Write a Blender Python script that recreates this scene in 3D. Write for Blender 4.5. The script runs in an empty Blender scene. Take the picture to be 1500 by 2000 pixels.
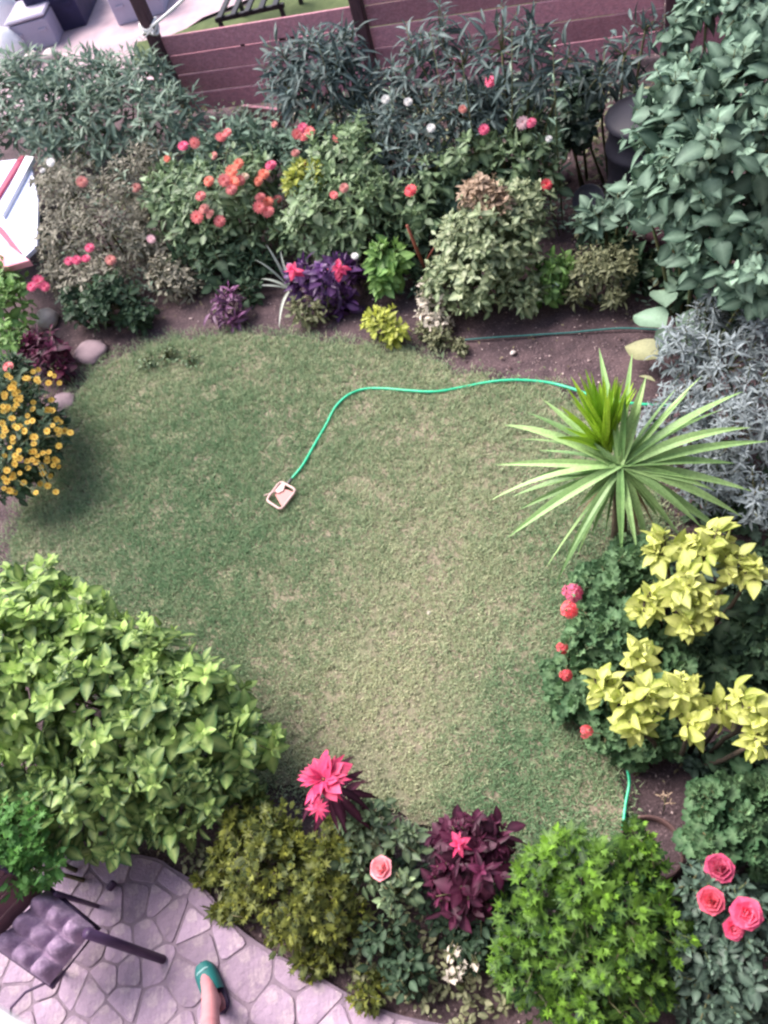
import bpy, math, random
import numpy as np
from mathutils import Vector, Matrix, noise
random.seed(7); rng = np.random.default_rng(7)
sc = bpy.context.scene
col = sc.collection
# ------------------------------------------------------------------ camera
TH, RO, FPX, H = math.radians(52), math.radians(22), 1570.0, 4.2
F_ = np.array([0, math.cos(TH), -math.sin(TH)]); R_ = np.array([1., 0, 0]); D_ = -np.array([0, math.sin(TH), math.cos(TH)])
X_ = math.cos(RO)*R_ + math.sin(RO)*D_; Y_ = -math.sin(RO)*R_ + math.cos(RO)*D_
C_ = np.array([0, 0, H])
cd = bpy.data.cameras.new('camera'); cam = bpy.data.objects.new('camera', cd); col.objects.link(cam)
cam.matrix_world = Matrix(((X_[0], -Y_[0], -F_[0], 0), (X_[1], -Y_[1], -F_[1], 0), (X_[2], -Y_[2], -F_[2], H), (0, 0, 0, 1)))
cd.sensor_fit = 'VERTICAL'; cd.sensor_height = 24; cd.sensor_width = 18; cd.lens = FPX/2000*24
cd.clip_start = .05; cd.clip_end = 800
cd.dof.use_dof = True; cd.dof.focus_distance = 4.4; cd.dof.aperture_fstop = 1.35
sc.camera = cam
# ------------------------------------------------------------------ light
SUN_EL, SUN_AZ = 52, -40          # the sun stands left of and beyond the garden
w = bpy.data.worlds.new("World"); sc.world = w; w.use_nodes = True
nt = w.node_tree; nt.nodes.clear()
sky = nt.nodes.new('ShaderNodeTexSky'); sky.sky_type = 'NISHITA'; sky.sun_disc = False
sky.sun_elevation = math.radians(SUN_EL); sky.sun_rotation = math.radians(SUN_AZ)
sky.air_density = 1.0; sky.dust_density = 3.5; sky.ozone_density = 1.0
bg = nt.nodes.new('ShaderNodeBackground'); bg.inputs[1].default_value = .105
wo = nt.nodes.new('ShaderNodeOutputWorld'); nt.links.new(sky.outputs[0], bg.inputs[0]); nt.links.new(bg.outputs[0], wo.inputs[0])
sd = bpy.data.lights.new('sun', 'SUN'); sd.energy = 2.6; sd.angle = math.radians(40); sd.color = (1, .89, .88)
sun = bpy.data.objects.new('sun', sd); col.objects.link(sun)
sdir = Vector((math.sin(math.radians(SUN_AZ))*math.cos(math.radians(SUN_EL)), math.cos(math.radians(SUN_AZ))*math.cos(math.radians(SUN_EL)), math.sin(math.radians(SUN_EL))))
sun.rotation_euler = sdir.to_track_quat('Z', 'Y').to_euler()
vs = sc.view_settings; vs.view_transform = 'Standard'; vs.look = 'None'; vs.gamma = 1; vs.use_curve_mapping = False; vs.exposure = 1.6
sc.cycles.max_bounces = 6; sc.cycles.filter_width = 2.4

# ------------------------------------------------------------------ helpers
def P(x, y, z=0.):
    d = F_*FPX + X_*(x-750) + Y_*(y-1000)
    return C_ + d*((z-H)/d[2])
def ray(x, y):
    d = F_*FPX + X_*(x-750) + Y_*(y-1000); return d/np.linalg.norm(d)
def proj(p):
    v = np.asarray(p) - C_; k = v @ F_
    return 750+FPX*(v @ X_)/k, 1000+FPX*(v @ Y_)/k, FPX/k
def ppm(p): return proj(p)[2]
def nrm(v):
    v = np.asarray(v, float); return v/max(np.linalg.norm(v), 1e-9)

def tag(o, label=None, cat=None, group=None, kind=None):
    if label: o['label'] = label
    if cat: o['category'] = cat
    if group: o['group'] = group
    if kind: o['kind'] = kind
    return o
def root(name, loc, label, cat, group=None):
    o = bpy.data.objects.new(name, None); col.objects.link(o); o.location = loc; o.empty_display_size = .05
    return tag(o, label, cat, group)

class G:                                   # collects geometry for one mesh
    def __init__(s): s.v = []; s.f = []; s.t = []; s.r = []; s.n = 0
    def add(s, v, f, t=.5, r=0.):
        v = np.asarray(v, float).reshape(-1, 3)
        s.v.append(v); s.f += [tuple(int(i)+s.n for i in q) for q in f]
        s.t.append(np.full(len(v), t) if np.isscalar(t) else np.asarray(t)); s.r.append(np.full(len(v), r) if np.isscalar(r) else np.asarray(r))
        s.n += len(v); return s
    def box(s, c, size, M=None, t=.5, ch=0.0):
        a, b, d = np.array(size)/2
        if ch:
            k = ch
            v = []
            for z in (-d, d):
                for (x, y) in ((a-k, b), (a, b-k), (a, -b+k), (a-k, -b), (-a+k, -b), (-a, -b+k), (-a, b-k), (-a+k, b)):
                    v.append((x, y, z*(1-k*1.0/abs(d)) if k < abs(d) else z))
            for z in (-d, d):
                for (x, y) in ((a-k*2, b-k), (a-k, b-2*k), (a-k, -b+2*k), (a-2*k, -b+k), (-a+2*k, -b+k), (-a+k, -b+2*k), (-a+k, b-2*k), (-a+2*k, b-k)):
                    v.append((x, y, z))
            v = np.array(v)
            f = [(i, (i+1) % 8, 8+(i+1) % 8, 8+i) for i in range(8)]
            f += [(8+i, 8+(i+1) % 8, 24+(i+1) % 8, 24+i) for i in range(8)] + [(16+i, 16+(i+1) % 8, (i+1) % 8, i) for i in range(8)]
            f += [tuple(range(24, 32)), tuple(range(23, 15, -1))]
        else:
            v = np.array([(x, y, z) for z in (-d, d) for x, y in ((-a, -b), (a, -b), (a, b), (-a, b))])
            f = [(3, 2, 1, 0), (4, 5, 6, 7), (0, 1, 5, 4), (1, 2, 6, 5), (2, 3, 7, 6), (3, 0, 4, 7)]
        if M is not None: v = v @ np.asarray(M).T
        return s.add(v + np.asarray(c), f, t)
    def tube(s, pts, rad, seg=6, t=.5, caps=True):
        pts = np.asarray(pts, float); n = len(pts)
        rad = np.full(n, rad) if np.isscalar(rad) else np.asarray(rad)
        tan = np.gradient(pts, axis=0); tan /= np.maximum(np.linalg.norm(tan, axis=1), 1e-9)[:, None]
        up = np.array([0, 0, 1.]) if abs(tan[0][2]) < .9 else np.array([1., 0, 0])
        vs_ = []
        a = np.cross(tan[0], up)
        for i in range(n):
            a = a - tan[i]*(a @ tan[i]); a = nrm(a); b = np.cross(tan[i], a)
            for k in range(seg):
                q = 2*math.pi*k/seg; vs_.append(pts[i] + rad[i]*(a*math.cos(q)+b*math.sin(q)))
        f = [(i*seg+k, i*seg+(k+1) % seg, (i+1)*seg+(k+1) % seg, (i+1)*seg+k) for i in range(n-1) for k in range(seg)]
        if caps: f += [tuple(range(seg-1, -1, -1)), tuple(range((n-1)*seg, n*seg))]
        return s.add(vs_, f, t)
    def prism(s, poly, z0, z1, ch=0., t=.5):
        poly = np.asarray(poly, float); n = len(poly)
        c = poly.mean(0)
        inn = poly + (c-poly)*(ch/np.maximum(np.linalg.norm(c-poly, axis=1), 1e-6))[:, None]
        lo = np.c_[poly, np.full(n, z0)]; mid = np.c_[poly, np.full(n, z1-ch*.6)]; hi = np.c_[inn, np.full(n, z1)]
        f = [(i, (i+1) % n, n+(i+1) % n, n+i) for i in range(n)] + [(n+i, n+(i+1) % n, 2*n+(i+1) % n, 2*n+i) for i in range(n)]
        f += [tuple(range(2*n, 3*n)), tuple(range(n-1, -1, -1))]
        return s.add(np.r_[lo, mid, hi], f, t)
    def mesh(s, name, mat, smooth=False):
        me = bpy.data.meshes.new(name)
        v = np.concatenate(s.v) if s.v else np.zeros((0, 3))
        me.from_pydata(v.tolist(), [], s.f)
        if s.v:
            for nm, arr in (('tint', s.t), ('rib', s.r)):
                at = me.attributes.new(nm, 'FLOAT', 'POINT'); at.data.foreach_set('value', np.concatenate(arr).astype(np.float32))
        if mat: me.materials.append(mat)
        if smooth: me.polygons.foreach_set('use_smooth', [True]*len(me.polygons))
        me.update(); return me
    def obj(s, name, mat, parent=None, smooth=False, kind=None, label=None):
        o = bpy.data.objects.new(name, s.mesh(name, mat, smooth)); col.objects.link(o)
        if parent is not None: o.parent = parent
        if kind: o['kind'] = kind
        if label: o['label'] = label
        return o

def mat_new(name):
    m = bpy.data.materials.new(name); m.use_nodes = True
    n = m.node_tree; n.nodes.clear()
    return m, n, n.nodes, n.links
def mixc(n, a, b, fac, mode='MIX'):
    x = n.nodes.new('ShaderNodeMix'); x.data_type = 'RGBA'; x.blend_type = mode
    for s_, v in ((0, fac), (6, a), (7, b)):
        if hasattr(v, 'is_linked') or isinstance(v, bpy.types.NodeSocket): n.links.new(v, x.inputs[s_])
        else: x.inputs[s_].default_value = v if s_ == 0 else (*v, 1)
    return x.outputs[2]
def noise_n(n, scale, detail=3, rough=.55, coord=None):
    t = n.nodes.new('ShaderNodeTexNoise'); t.inputs['Scale'].default_value = scale; t.inputs['Detail'].default_value = detail; t.inputs['Roughness'].default_value = rough
    if coord is not None: n.links.new(coord, t.inputs['Vector'])
    return t.outputs[0]
def ramp(n, fac, a, b):
    r = n.nodes.new('ShaderNodeMapRange'); n.links.new(fac, r.inputs[0]); r.inputs[1].default_value = a; r.inputs[2].default_value = b; r.clamp = True
    return r.outputs[0]
def coords(n, kind='Object'):
    return n.nodes.new('ShaderNodeTexCoord').outputs[kind]
def leaf_mat(name, dark, light, rough=.5, trans=.25, rib=.35, spec=.35):
    m, n, N, L = mat_new(name)
    at = N.new('ShaderNodeAttribute'); at.attribute_name = 'tint'
    rb = N.new('ShaderNodeAttribute'); rb.attribute_name = 'rib'
    oi = N.new('ShaderNodeObjectInfo')
    g = N.new('ShaderNodeNewGeometry')
    nz = noise_n(n, 9, 3, .6, g.outputs['Position'])
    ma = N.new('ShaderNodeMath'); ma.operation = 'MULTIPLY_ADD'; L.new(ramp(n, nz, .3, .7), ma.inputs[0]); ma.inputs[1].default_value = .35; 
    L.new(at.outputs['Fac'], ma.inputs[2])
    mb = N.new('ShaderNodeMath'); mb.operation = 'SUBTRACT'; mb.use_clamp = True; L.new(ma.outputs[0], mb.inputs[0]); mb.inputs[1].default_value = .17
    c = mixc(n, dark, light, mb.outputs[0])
    mo = N.new('ShaderNodeMapRange'); L.new(noise_n(n, 75, 4, .7, g.outputs['Position']), mo.inputs[0]); mo.inputs[1].default_value = .3; mo.inputs[2].default_value = .7; mo.inputs[3].default_value = .74; mo.inputs[4].default_value = 1.18
    hv = N.new('ShaderNodeHueSaturation'); L.new(c, hv.inputs['Color']); L.new(mo.outputs[0], hv.inputs['Value']); c = hv.outputs[0]
    c = mixc(n, c, tuple(min(1, a*1.5+.06) for a in light), math_mul(n, rb.outputs['Fac'], rib))
    hs = N.new('ShaderNodeHueSaturation'); L.new(c, hs.inputs['Color'])
    mr = N.new('ShaderNodeMapRange'); L.new(oi.outputs['Random'], mr.inputs[0]); mr.inputs[3].default_value = .78; mr.inputs[4].default_value = 1.2
    L.new(mr.outputs[0], hs.inputs['Value'])
    b = N.new('ShaderNodeBsdfPrincipled'); L.new(hs.outputs[0], b.inputs['Base Color']); b.inputs['Roughness'].default_value = rough; b.inputs['Specular IOR Level'].default_value = spec
    tr = N.new('ShaderNodeBsdfTranslucent'); L.new(hs.outputs[0], tr.inputs['Color'])
    mx = N.new('ShaderNodeMixShader'); mx.inputs[0].default_value = trans; L.new(b.outputs[0], mx.inputs[1]); L.new(tr.outputs[0], mx.inputs[2])
    o = N.new('ShaderNodeOutputMaterial'); L.new(mx.outputs[0], o.inputs[0]); return m
def math_mul(n, a, k):
    x = n.nodes.new('ShaderNodeMath'); x.operation = 'MULTIPLY'; n.links.new(a, x.inputs[0]); x.inputs[1].default_value = k; return x.outputs[0]
def surf_mat(name, c1, c2, scale=6, rough=.8, bump=.2, bscale=40, c3=None, s3=30, t3=(.55, .7), stretch=None, rnd=.2, spec=.3, dist=.01):
    m, n, N, L = mat_new(name)
    co = coords(n)
    if stretch:
        mp = N.new('ShaderNodeMapping'); L.new(co, mp.inputs[0]); mp.inputs['Scale'].default_value = stretch; co = mp.outputs[0]
    c = mixc(n, c1, c2, ramp(n, noise_n(n, scale, 5, .6, co), .35, .65))
    if c3: c = mixc(n, c, c3, ramp(n, noise_n(n, s3, 4, .6, co), *t3))
    if rnd:
        oi = N.new('ShaderNodeObjectInfo'); hs = N.new('ShaderNodeHueSaturation'); L.new(c, hs.inputs['Color'])
        mr = N.new('ShaderNodeMapRange'); L.new(oi.outputs['Random'], mr.inputs[0]); mr.inputs[3].default_value = 1-rnd; mr.inputs[4].default_value = 1+rnd; L.new(mr.outputs[0], hs.inputs['Value']); c = hs.outputs[0]
    b = N.new('ShaderNodeBsdfPrincipled'); L.new(c, b.inputs['Base Color']); b.inputs['Roughness'].default_value = rough; b.inputs['Specular IOR Level'].default_value = spec
    if bump:
        bp = N.new('ShaderNodeBump'); bp.inputs['Strength'].default_value = bump; bp.inputs['Distance'].default_value = dist; L.new(noise_n(n, bscale, 5, .65, co), bp.inputs['Height']); L.new(bp.outputs[0], b.inputs['Normal'])
    o = N.new('ShaderNodeOutputMaterial'); L.new(b.outputs[0], o.inputs[0]); return m

# ------------------------------------------------------------------ setting
LAWN_PX = [(40,1180),(30,1060),(75,960),(120,860),(150,775),(205,715),(280,680),(400,662),(520,655),(640,668),(760,690),(860,712),(930,742),(1010,752),(1100,770),(1190,800),(1250,880),(1290,1000),(1290,1150),(1250,1300),(1215,1400),(1200,1480),(1225,1570),(1190,1650),(1050,1690),(950,1680),(830,1620),(740,1560),(640,1540),(540,1540),(440,1500),(250,1380)]
lawn = np.array([P(x, y)[:2] for x, y in LAWN_PX])
def smooth_poly(p, k=6, amp=.03, seed=0):
    n = len(p); out = []
    for i in range(n):
        a, b, c, d = p[i-1], p[i], p[(i+1) % n], p[(i+2) % n]
        for j in range(k):
            t = j/k
            q = .5*((2*b)+(-a+c)*t+(2*a-5*b+4*c-d)*t*t+(-a+3*b-3*c+d)*t**3)
            out.append(q)
    out = np.array(out); c = out.mean(0)
    for i in range(len(out)):
        out[i] += amp*noise.noise(Vector((out[i][0]*6, out[i][1]*6, seed)))*nrm(out[i]-c)
    return out
def inside(pts, poly):
    x, y = pts[:, 0], pts[:, 1]; r = np.zeros(len(pts), bool); n = len(poly); j = n-1
    for i in range(n):
        xi, yi = poly[i]; xj, yj = poly[j]
        if yi != yj:
            m = ((yi > y) != (yj > y)) & (x < (xj-xi)*(y-yi)/(yj-yi)+xi); r ^= m
        j = i
    return r
def sheet(name, poly, z, mat, parent=None):
    g = G(); poly = np.asarray(poly)
    g.add(np.c_[poly, np.full(len(poly), z)], [tuple(range(len(poly)))]); o = g.obj(name, mat, parent)
    if o.data.polygons[0].normal.z < 0: o.data.flip_normals()
    return o
m_soil = surf_mat('soil', (.13, .088, .094), (.06, .042, .048), 5, .95, .9, 60, (.24, .17, .18), 55, (.55, .75), rnd=0, dist=.03)
m_lawnbase = surf_mat('thatch', (.19, .20, .12), (.27, .225, .17), 3.0, .95, .8, 90, (.08, .09, .05), 30, (.5, .62), rnd=0, dist=.02)
def gridsheet(name, x0, x1, y0, y1, step, z, amp, mat):
    xs = np.arange(x0, x1+1e-6, step); ys = np.arange(y0, y1+1e-6, step); g = G()
    v = [(x, y, z+amp*noise.fractal(Vector((x*1.7, y*1.7, 3)), 1, 2, 4)) for y in ys for x in xs]; nx = len(xs)
    f = [(j*nx+i, j*nx+i+1, (j+1)*nx+i+1, (j+1)*nx+i) for j in range(len(ys)-1) for i in range(nx-1)]
    g.add(v, f); return g.obj(name, mat, None, True)
tag(sheet('ground', [(-300, -100), (300, -100), (300, 500), (-300, 500)], -.05, m_soil), 'dark brown garden ground running under and beyond the beds', kind='structure')
tag(gridsheet('garden_soil', -8, 9, -3, 9.2, .09, -.012, .012, m_soil), 'purplish brown bare soil of the flower beds', kind='structure')
lawn_s = smooth_poly(lawn, 5, .12)
tag(sheet('lawn', lawn_s, .012, m_lawnbase), 'mown patchy lawn between the flower beds', kind='structure')

# grass: one mesh of blades, thinner and drier in worn patches
m_grass = leaf_mat('grass_blades', (.155, .27, .14), (.50, .525, .335), .6, .3, 0, .2)
DRY = [(850, 1120, 230, .75), (760, 1330, 150, .6), (700, 1430, 170, .9), (850, 1480, 120, .6), (860, 900, 180, .4), (1050, 820, 140, .3), (330, 740, 90, .3), (620, 1500, 120, .6), (800, 720, 130, .4), (900, 1250, 200, .4), (800, 1560, 100, .6), (240, 850, 90, .2)]
GRN = [(400, 1050, 190, .5), (300, 880, 150, .3), (1000, 1530, 150, .8), (500, 830, 120, .15), (1120, 1100, 110, .4), (320, 1130, 120, .15), (1060, 1300, 120, .4), (430, 1250, 60, .3)]
dry_w = [(*P(x, y)[:2], r/ppm(P(x, y)), k) for x, y, r, k in DRY]; grn_w = [(*P(x, y)[:2], r/ppm(P(x, y)), k) for x, y, r, k in GRN]
def dryness(xy):
    d = np.full(len(xy), .34)
    for x, y, r, k in dry_w: d += k*np.exp(-((xy[:, 0]-x)**2+(xy[:, 1]-y)**2)/(r*r))*.36
    for x, y, r, k in grn_w: d -= k*np.exp(-((xy[:, 0]-x)**2+(xy[:, 1]-y)**2)/(r*r))*.7
    return d
mn, mx_ = lawn_s.min(0), lawn_s.max(0)
pts = rng.uniform(mn-.25, mx_+.25, (640000, 2))
edge = lawn_s.mean(0)
ins = inside(pts, lawn_s)
sc_out = inside(edge+(pts-edge)*(.93+.05*rng.random((len(pts), 1))), lawn_s) & ~ins & (rng.random(len(pts)) < .38)
pts = pts[ins | sc_out]
nzv = np.array([noise.noise(Vector((x*9, y*9, 0)))*.25+noise.noise(Vector((x*24, y*24, 5)))*.42+noise.noise(Vector((x*3, y*3, 2)))*.22 for x, y in pts])
dr = dryness(pts)
keep = rng.random(len(pts)) < np.clip(1.0-.35*dr+nzv*1.9, .05, 1)
pts, nzv, dr = pts[keep], nzv[keep], dr[keep]
n = len(pts); a = rng.uniform(0, 2*np.pi, n); hgt = rng.uniform(.010, .03, n)*np.clip(1.15-.35*dr+nzv*1.2, .5, 1.8); lean = rng.uniform(.3, 1.5, n); wd = rng.uniform(.0022, .0042, n)
dx = np.cos(a); dy = np.sin(a)
b0 = np.c_[pts[:, 0]-dy*wd, pts[:, 1]+dx*wd, np.full(n, .01)]; b1 = np.c_[pts[:, 0]+dy*wd, pts[:, 1]-dx*wd, np.full(n, .01)]
tp = np.c_[pts[:, 0]+dx*hgt*lean, pts[:, 1]+dy*hgt*lean, .012+hgt]
V = np.stack([b0, b1, tp], 1).reshape(-1, 3)
me = bpy.data.meshes.new('grass'); me.vertices.add(3*n); me.vertices.foreach_set('co', V.ravel().astype(np.float32))
me.loops.add(3*n); me.loops.foreach_set('vertex_index', np.arange(3*n, dtype=np.int32)); me.polygons.add(n); me.polygons.foreach_set('loop_start', np.arange(0, 3*n, 3, dtype=np.int32)); me.polygons.foreach_set('loop_total', np.full(n, 3, np.int32))
me.update(calc_edges=True)
tt = np.repeat(np.clip(dr+rng.normal(0, .2, n)-nzv*.25, 0, 1.3), 3)
for nm, arr in (('tint', tt), ('rib', np.zeros(3*n))):
    at = me.attributes.new(nm, 'FLOAT', 'POINT'); at.data.foreach_set('value', arr.astype(np.float32))
me.materials.append(m_grass); go = bpy.data.objects.new('grass', me); col.objects.link(go)
tag(go, 'short patchy green and straw coloured grass blades of the lawn', kind='stuff')

# ---- leaf templates: +Y along the leaf, +Z its upper side
def leaf_tpl(w, rows, fold=.25, droop=.25, prof=None, wave=0.):
    v = []; f = []; r = []
    prof = prof or (lambda t: math.sin(math.pi*min(1, t)**.8)**.9)
    for i in range(rows+1):
        t = i/rows; hw = max(w/2*prof(t), .004 if 0 < i < rows else .012*(1-t)+.001); z = -droop*t*t
        y = t*(1-droop*.2*t)
        zz = z+fold*hw; v += [(-hw, y, zz+wave*math.sin(i*2.1)), (0, y, z), (hw, y, zz-wave*math.sin(i*2.1+1))]; r += [0, 1, 0]
    for i in range(rows):
        k = 3*i; f += [(k, k+1, k+4, k+3), (k+1, k+2, k+5, k+4)]
    return np.array(v), f, np.array(r, float)
def lobed_tpl(nl, depth, spread=2.6, cup=.15, per=3, wid=1.):
    v = [(0, .42, 0)]; n_ = nl*per; r = [1.]
    for i in range(n_+1):
        a = -spread+2*spread*i/n_; q = (i % per)/per
        rr = .55*(1-depth*(abs(q-.5)*2 if False else (1 if i % per == 0 else 0)))*(1-.12*abs(a)/spread)
        v.append((math.sin(a)*rr*wid, .42+math.cos(a)*rr, cup*rr*(.6+.4*math.sin(i*1.7)))); r.append(0)
    v.append((0, 0, 0)); r.append(.5)
    f = [(0, i+1, i+2) if False else (0, i+2, i+1) for i in range(n_)] + [(0, 1, n_+2), (0, n_+2, n_+1)]
    return np.array(v), f, np.array(r)
def feather_tpl(pairs=4, wl=.34):
    v = []; f = []; r = []
    def blade(p, d, l, w_):
        d = nrm(d); s_ = np.array([-d[1], d[0], 0]); k = len(v); p = np.array(p)
        v.extend([p-s_*w_*.35, p+s_*w_*.35, p+d*l*.55+s_*w_+[0, 0, .03], p+d*l*.55-s_*w_+[0, 0, .03], p+d*l]); r.extend([.6, .6, 0, 0, 0])
        f.extend([(k+1, k, k+3, k+2), (k+2, k+3, k+4)])
    blade((0, .0, 0), (0, 1, 0), .9, .035); blade((0, .66, 0), (0, 1, -.1), .36, .1)
    for i in range(pairs):
        t = .25+.5*i/pairs
        for s_ in (-1, 1): blade((0, t, 0), (s_*.85, .6, -.15), wl*(1-.25*abs(i-pairs/2)/pairs), .085)
    return np.array(v), f, np.array(r)
TPL = {
    'ovate': leaf_tpl(.58, 5, .16, .16), 'ovate2': leaf_tpl(.54, 5, .25, .32), 'broad': leaf_tpl(.68, 5, .3, .35, wave=.02),
    'small': leaf_tpl(.5, 3, .3, .2), 'lance': leaf_tpl(.17, 4, .4, .22), 'lance2': leaf_tpl(.2, 4, .4, .5), 'narrow': leaf_tpl(.26, 3, .4, .3),
    'rose': leaf_tpl(.62, 4, .25, .2), 'geranium': lobed_tpl(7, .25, 2.7, .3), 'crinkle': lobed_tpl(6, .2, 2.6, .45), 'cut': lobed_tpl(5, .6, 2.2, .2, 2),
    'feather': feather_tpl(), 'drape': leaf_tpl(.24, 7, .35, 1.0), 'heart': leaf_tpl(.74, 6, .12, .5, lambda t: math.sin(math.pi*min(1, t)**.62)**.8, .012),
}
def orient(d, up):
    y = nrm(d); z = up-(up@y)*y
    if np.linalg.norm(z) < 1e-3: z = np.array([.3, .2, 1])-y*((np.array([.3, .2, 1]))@y)
    z = nrm(z); return np.column_stack([np.cross(y, z), y, z])
class Leaves:
    def __init__(s): s.L = []
    def put(s, p, d, up, size, tpl, tint): s.L.append((np.asarray(p, float), orient(d, np.asarray(up, float)), size, tpl, float(np.clip(tint, 0, 1))))
    def rosette(s, c, ax, n, size, tpls, t0=.95, t1=.2, e0=15, e1=88, stem=None, inner=.4, jit=.25, lift=0.):
        ax = nrm(ax); u = nrm(np.cross(ax, [.3, .9, .2])); v = np.cross(ax, u); a0 = random.random()*6
        for i in range(n):
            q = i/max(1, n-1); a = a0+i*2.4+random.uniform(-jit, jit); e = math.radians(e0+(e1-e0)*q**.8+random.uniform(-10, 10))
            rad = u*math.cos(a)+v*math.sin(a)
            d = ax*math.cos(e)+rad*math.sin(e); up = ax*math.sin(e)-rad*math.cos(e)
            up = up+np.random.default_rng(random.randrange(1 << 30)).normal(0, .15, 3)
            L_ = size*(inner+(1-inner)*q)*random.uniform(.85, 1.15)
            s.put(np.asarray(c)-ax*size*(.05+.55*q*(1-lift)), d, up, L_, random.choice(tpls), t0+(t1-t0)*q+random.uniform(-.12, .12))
    def build(s, parent, base, matkey, n_ind, cell=11, min_px=8.5):
        """the largest visible leaves become parts of their own, the rest is one foliage mesh"""
        if not s.L: return
        ps = np.array([l[0]+l[1][:, 1]*l[2]*.5 for l in s.L]); v = ps-C_; k = v @ F_
        px = 750+FPX*(v @ X_)/k; py = 1000+FPX*(v @ Y_)/k; size = np.array([l[2] for l in s.L])*FPX/k
        fac = np.array([abs(nrm(v[i]) @ s.L[i][1][:, 2]) for i in range(len(s.L))])
        cells = {}
        for i in range(len(s.L)):
            if not (-30 < px[i] < 1530 and -30 < py[i] < 2030): continue
            c = (int(px[i]//cell), int(py[i]//cell))
            if c not in cells or k[i] < k[cells[c]]: cells[c] = i
        cand = [i for i in cells.values() if size[i] >= min_px]
        cand.sort(key=lambda i: -size[i]*(.3+fac[i])); ind = set(cand[:n_ind])
        m = MAT[matkey]; base = np.asarray(base)
        for i in ind:
            p, M, sz, tpl, tint = s.L[i]; me = leaf_mesh(matkey, tpl, min(7, int(tint*8)))
            o = bpy.data.objects.new('leaf', me); col.objects.link(o); o.parent = parent
            A = M*sz; q = p-base
            o.matrix_local = Matrix(((A[0, 0], A[0, 1], A[0, 2], q[0]), (A[1, 0], A[1, 1], A[1, 2], q[1]), (A[2, 0], A[2, 1], A[2, 2], q[2]), (0, 0, 0, 1)))
        g = G()
        for i, (p, M, sz, tpl, tint) in enumerate(s.L):
            if i in ind: continue
            tv, tf, tr = TPL[tpl]; g.add((tv*sz) @ M.T + (p-base), tf, tint, tr)
        if g.n: g.obj('foliage', m, parent, True, kind='stuff')
_lm = {}
def leaf_mesh(mk, tpl, b):
    if (mk, tpl, b) not in _lm:
        tv, tf, tr = TPL[tpl]; _lm[mk, tpl, b] = G().add(tv, tf, (b+.5)/8, tr).mesh('leaf_'+tpl, MAT[mk], True)
    return _lm[mk, tpl, b]
MAT = {
    'bright': leaf_mat('bright_leaf', (.018, .090, .030), (.50, .76, .19), .45, .28, .35, .25),
    'fern': leaf_mat('fern_leaf', (.05, .17, .04), (.16, .38, .08), .6, .3),
    'olive': leaf_mat('olive_leaf', (.03, .055, .016), (.32, .35, .05), .6, .3),
    'maroon': leaf_mat('maroon_leaf', (.016, .004, .010), (.13, .018, .06), .45, .2, .25, .2),
    'plum': leaf_mat('plum_leaf', (.06, .025, .06), (.24, .08, .21), .5, .2, .2),
    'violet': leaf_mat('violet_leaf', (.04, .013, .06), (.15, .06, .22), .45, .2, .2),
    'hotpink': leaf_mat('hot_pink_leaf', (.36, .008, .07), (.92, .10, .25), .55, .3, -.0),
    'rose': leaf_mat('rose_leaf', (.035, .075, .045), (.24, .34, .16), .45, .25),
    'shaderose': leaf_mat('shaded_rose_leaf', (.010, .026, .02), (.10, .17, .115), .5, .2),  # rose leaf green darkened so the colour itself carries the shade
    'lime': leaf_mat('lime_feather_leaf', (.008, .036, .009), (.19, .38, .03), .6, .25),
    'chart': leaf_mat('chartreuse_leaf', (.20, .27, .03), (.74, .78, .24), .5, .3, .25),
    'geran': leaf_mat('geranium_leaf', (.03, .085, .035), (.18, .30, .14), .65, .2, .3, .2),
    'silver': leaf_mat('silver_leaf', (.07, .095, .095), (.36, .42, .44), .7, .15, .1, .2),
    'sage': leaf_mat('sage_leaf', (.014, .045, .028), (.23, .35, .25), .6, .2, .3, .2),
    'olean': leaf_mat('oleander_leaf', (.014, .030, .030), (.15, .215, .20), .55, .2, .3, .22),
    'hedge': leaf_mat('hedge_leaf', (.04, .08, .06), (.28, .39, .29), .55, .2, .3, .22),
    'mid': leaf_mat('mid_green_leaf', (.03, .07, .035), (.28, .40, .20), .5, .25),
    'fresh': leaf_mat('fresh_green_leaf', (.05, .15, .035), (.30, .50, .13), .5, .3),
    'varieg': leaf_mat('pale_green_leaf', (.06, .12, .05), (.50, .56, .33), .5, .25),
    'rust': leaf_mat('rusty_leaf', (.16, .12, .08), (.45, .32, .22), .6, .2),
    'taupe': leaf_mat('taupe_leaf', (.08, .095, .06), (.50, .46, .37), .65, .2, .3, .2),
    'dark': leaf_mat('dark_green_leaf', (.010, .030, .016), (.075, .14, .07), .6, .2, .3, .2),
    'dull': leaf_mat('dull_green_leaf', (.08, .10, .05), (.26, .27, .14), .6, .25),
    'limebush': leaf_mat('lime_leaf', (.16, .22, .03), (.62, .68, .12), .5, .3),
    'yucca': leaf_mat('yucca_leaf', (.10, .23, .07), (.34, .52, .20), .45, .15, .1, .35),
    'yuccay': leaf_mat('yucca_young_leaf', (.12, .28, .015), (.40, .60, .05), .42, .25, .1, .5),
    'deadleaf': leaf_mat('withered_blade', (.16, .11, .06), (.36, .27, .16), .7, .1),
    'agave': leaf_mat('pale_blade', (.3, .36, .3), (.55, .6, .52), .5, .1, .05),
    'dry': leaf_mat('dry_leaf', (.4, .36, .3), (.66, .6, .5), .7, .2),
}
m_stem = surf_mat('green_stem', (.07, .11, .04), (.10, .08, .04), 20, .6, .1)
m_bark = surf_mat('shrub_bark', (.10, .075, .055), (.05, .04, .03), 20, .85, .4)
m_redstem = surf_mat('red_stem', (.28, .08, .05), (.20, .06, .04), 20, .6, .2)

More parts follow.
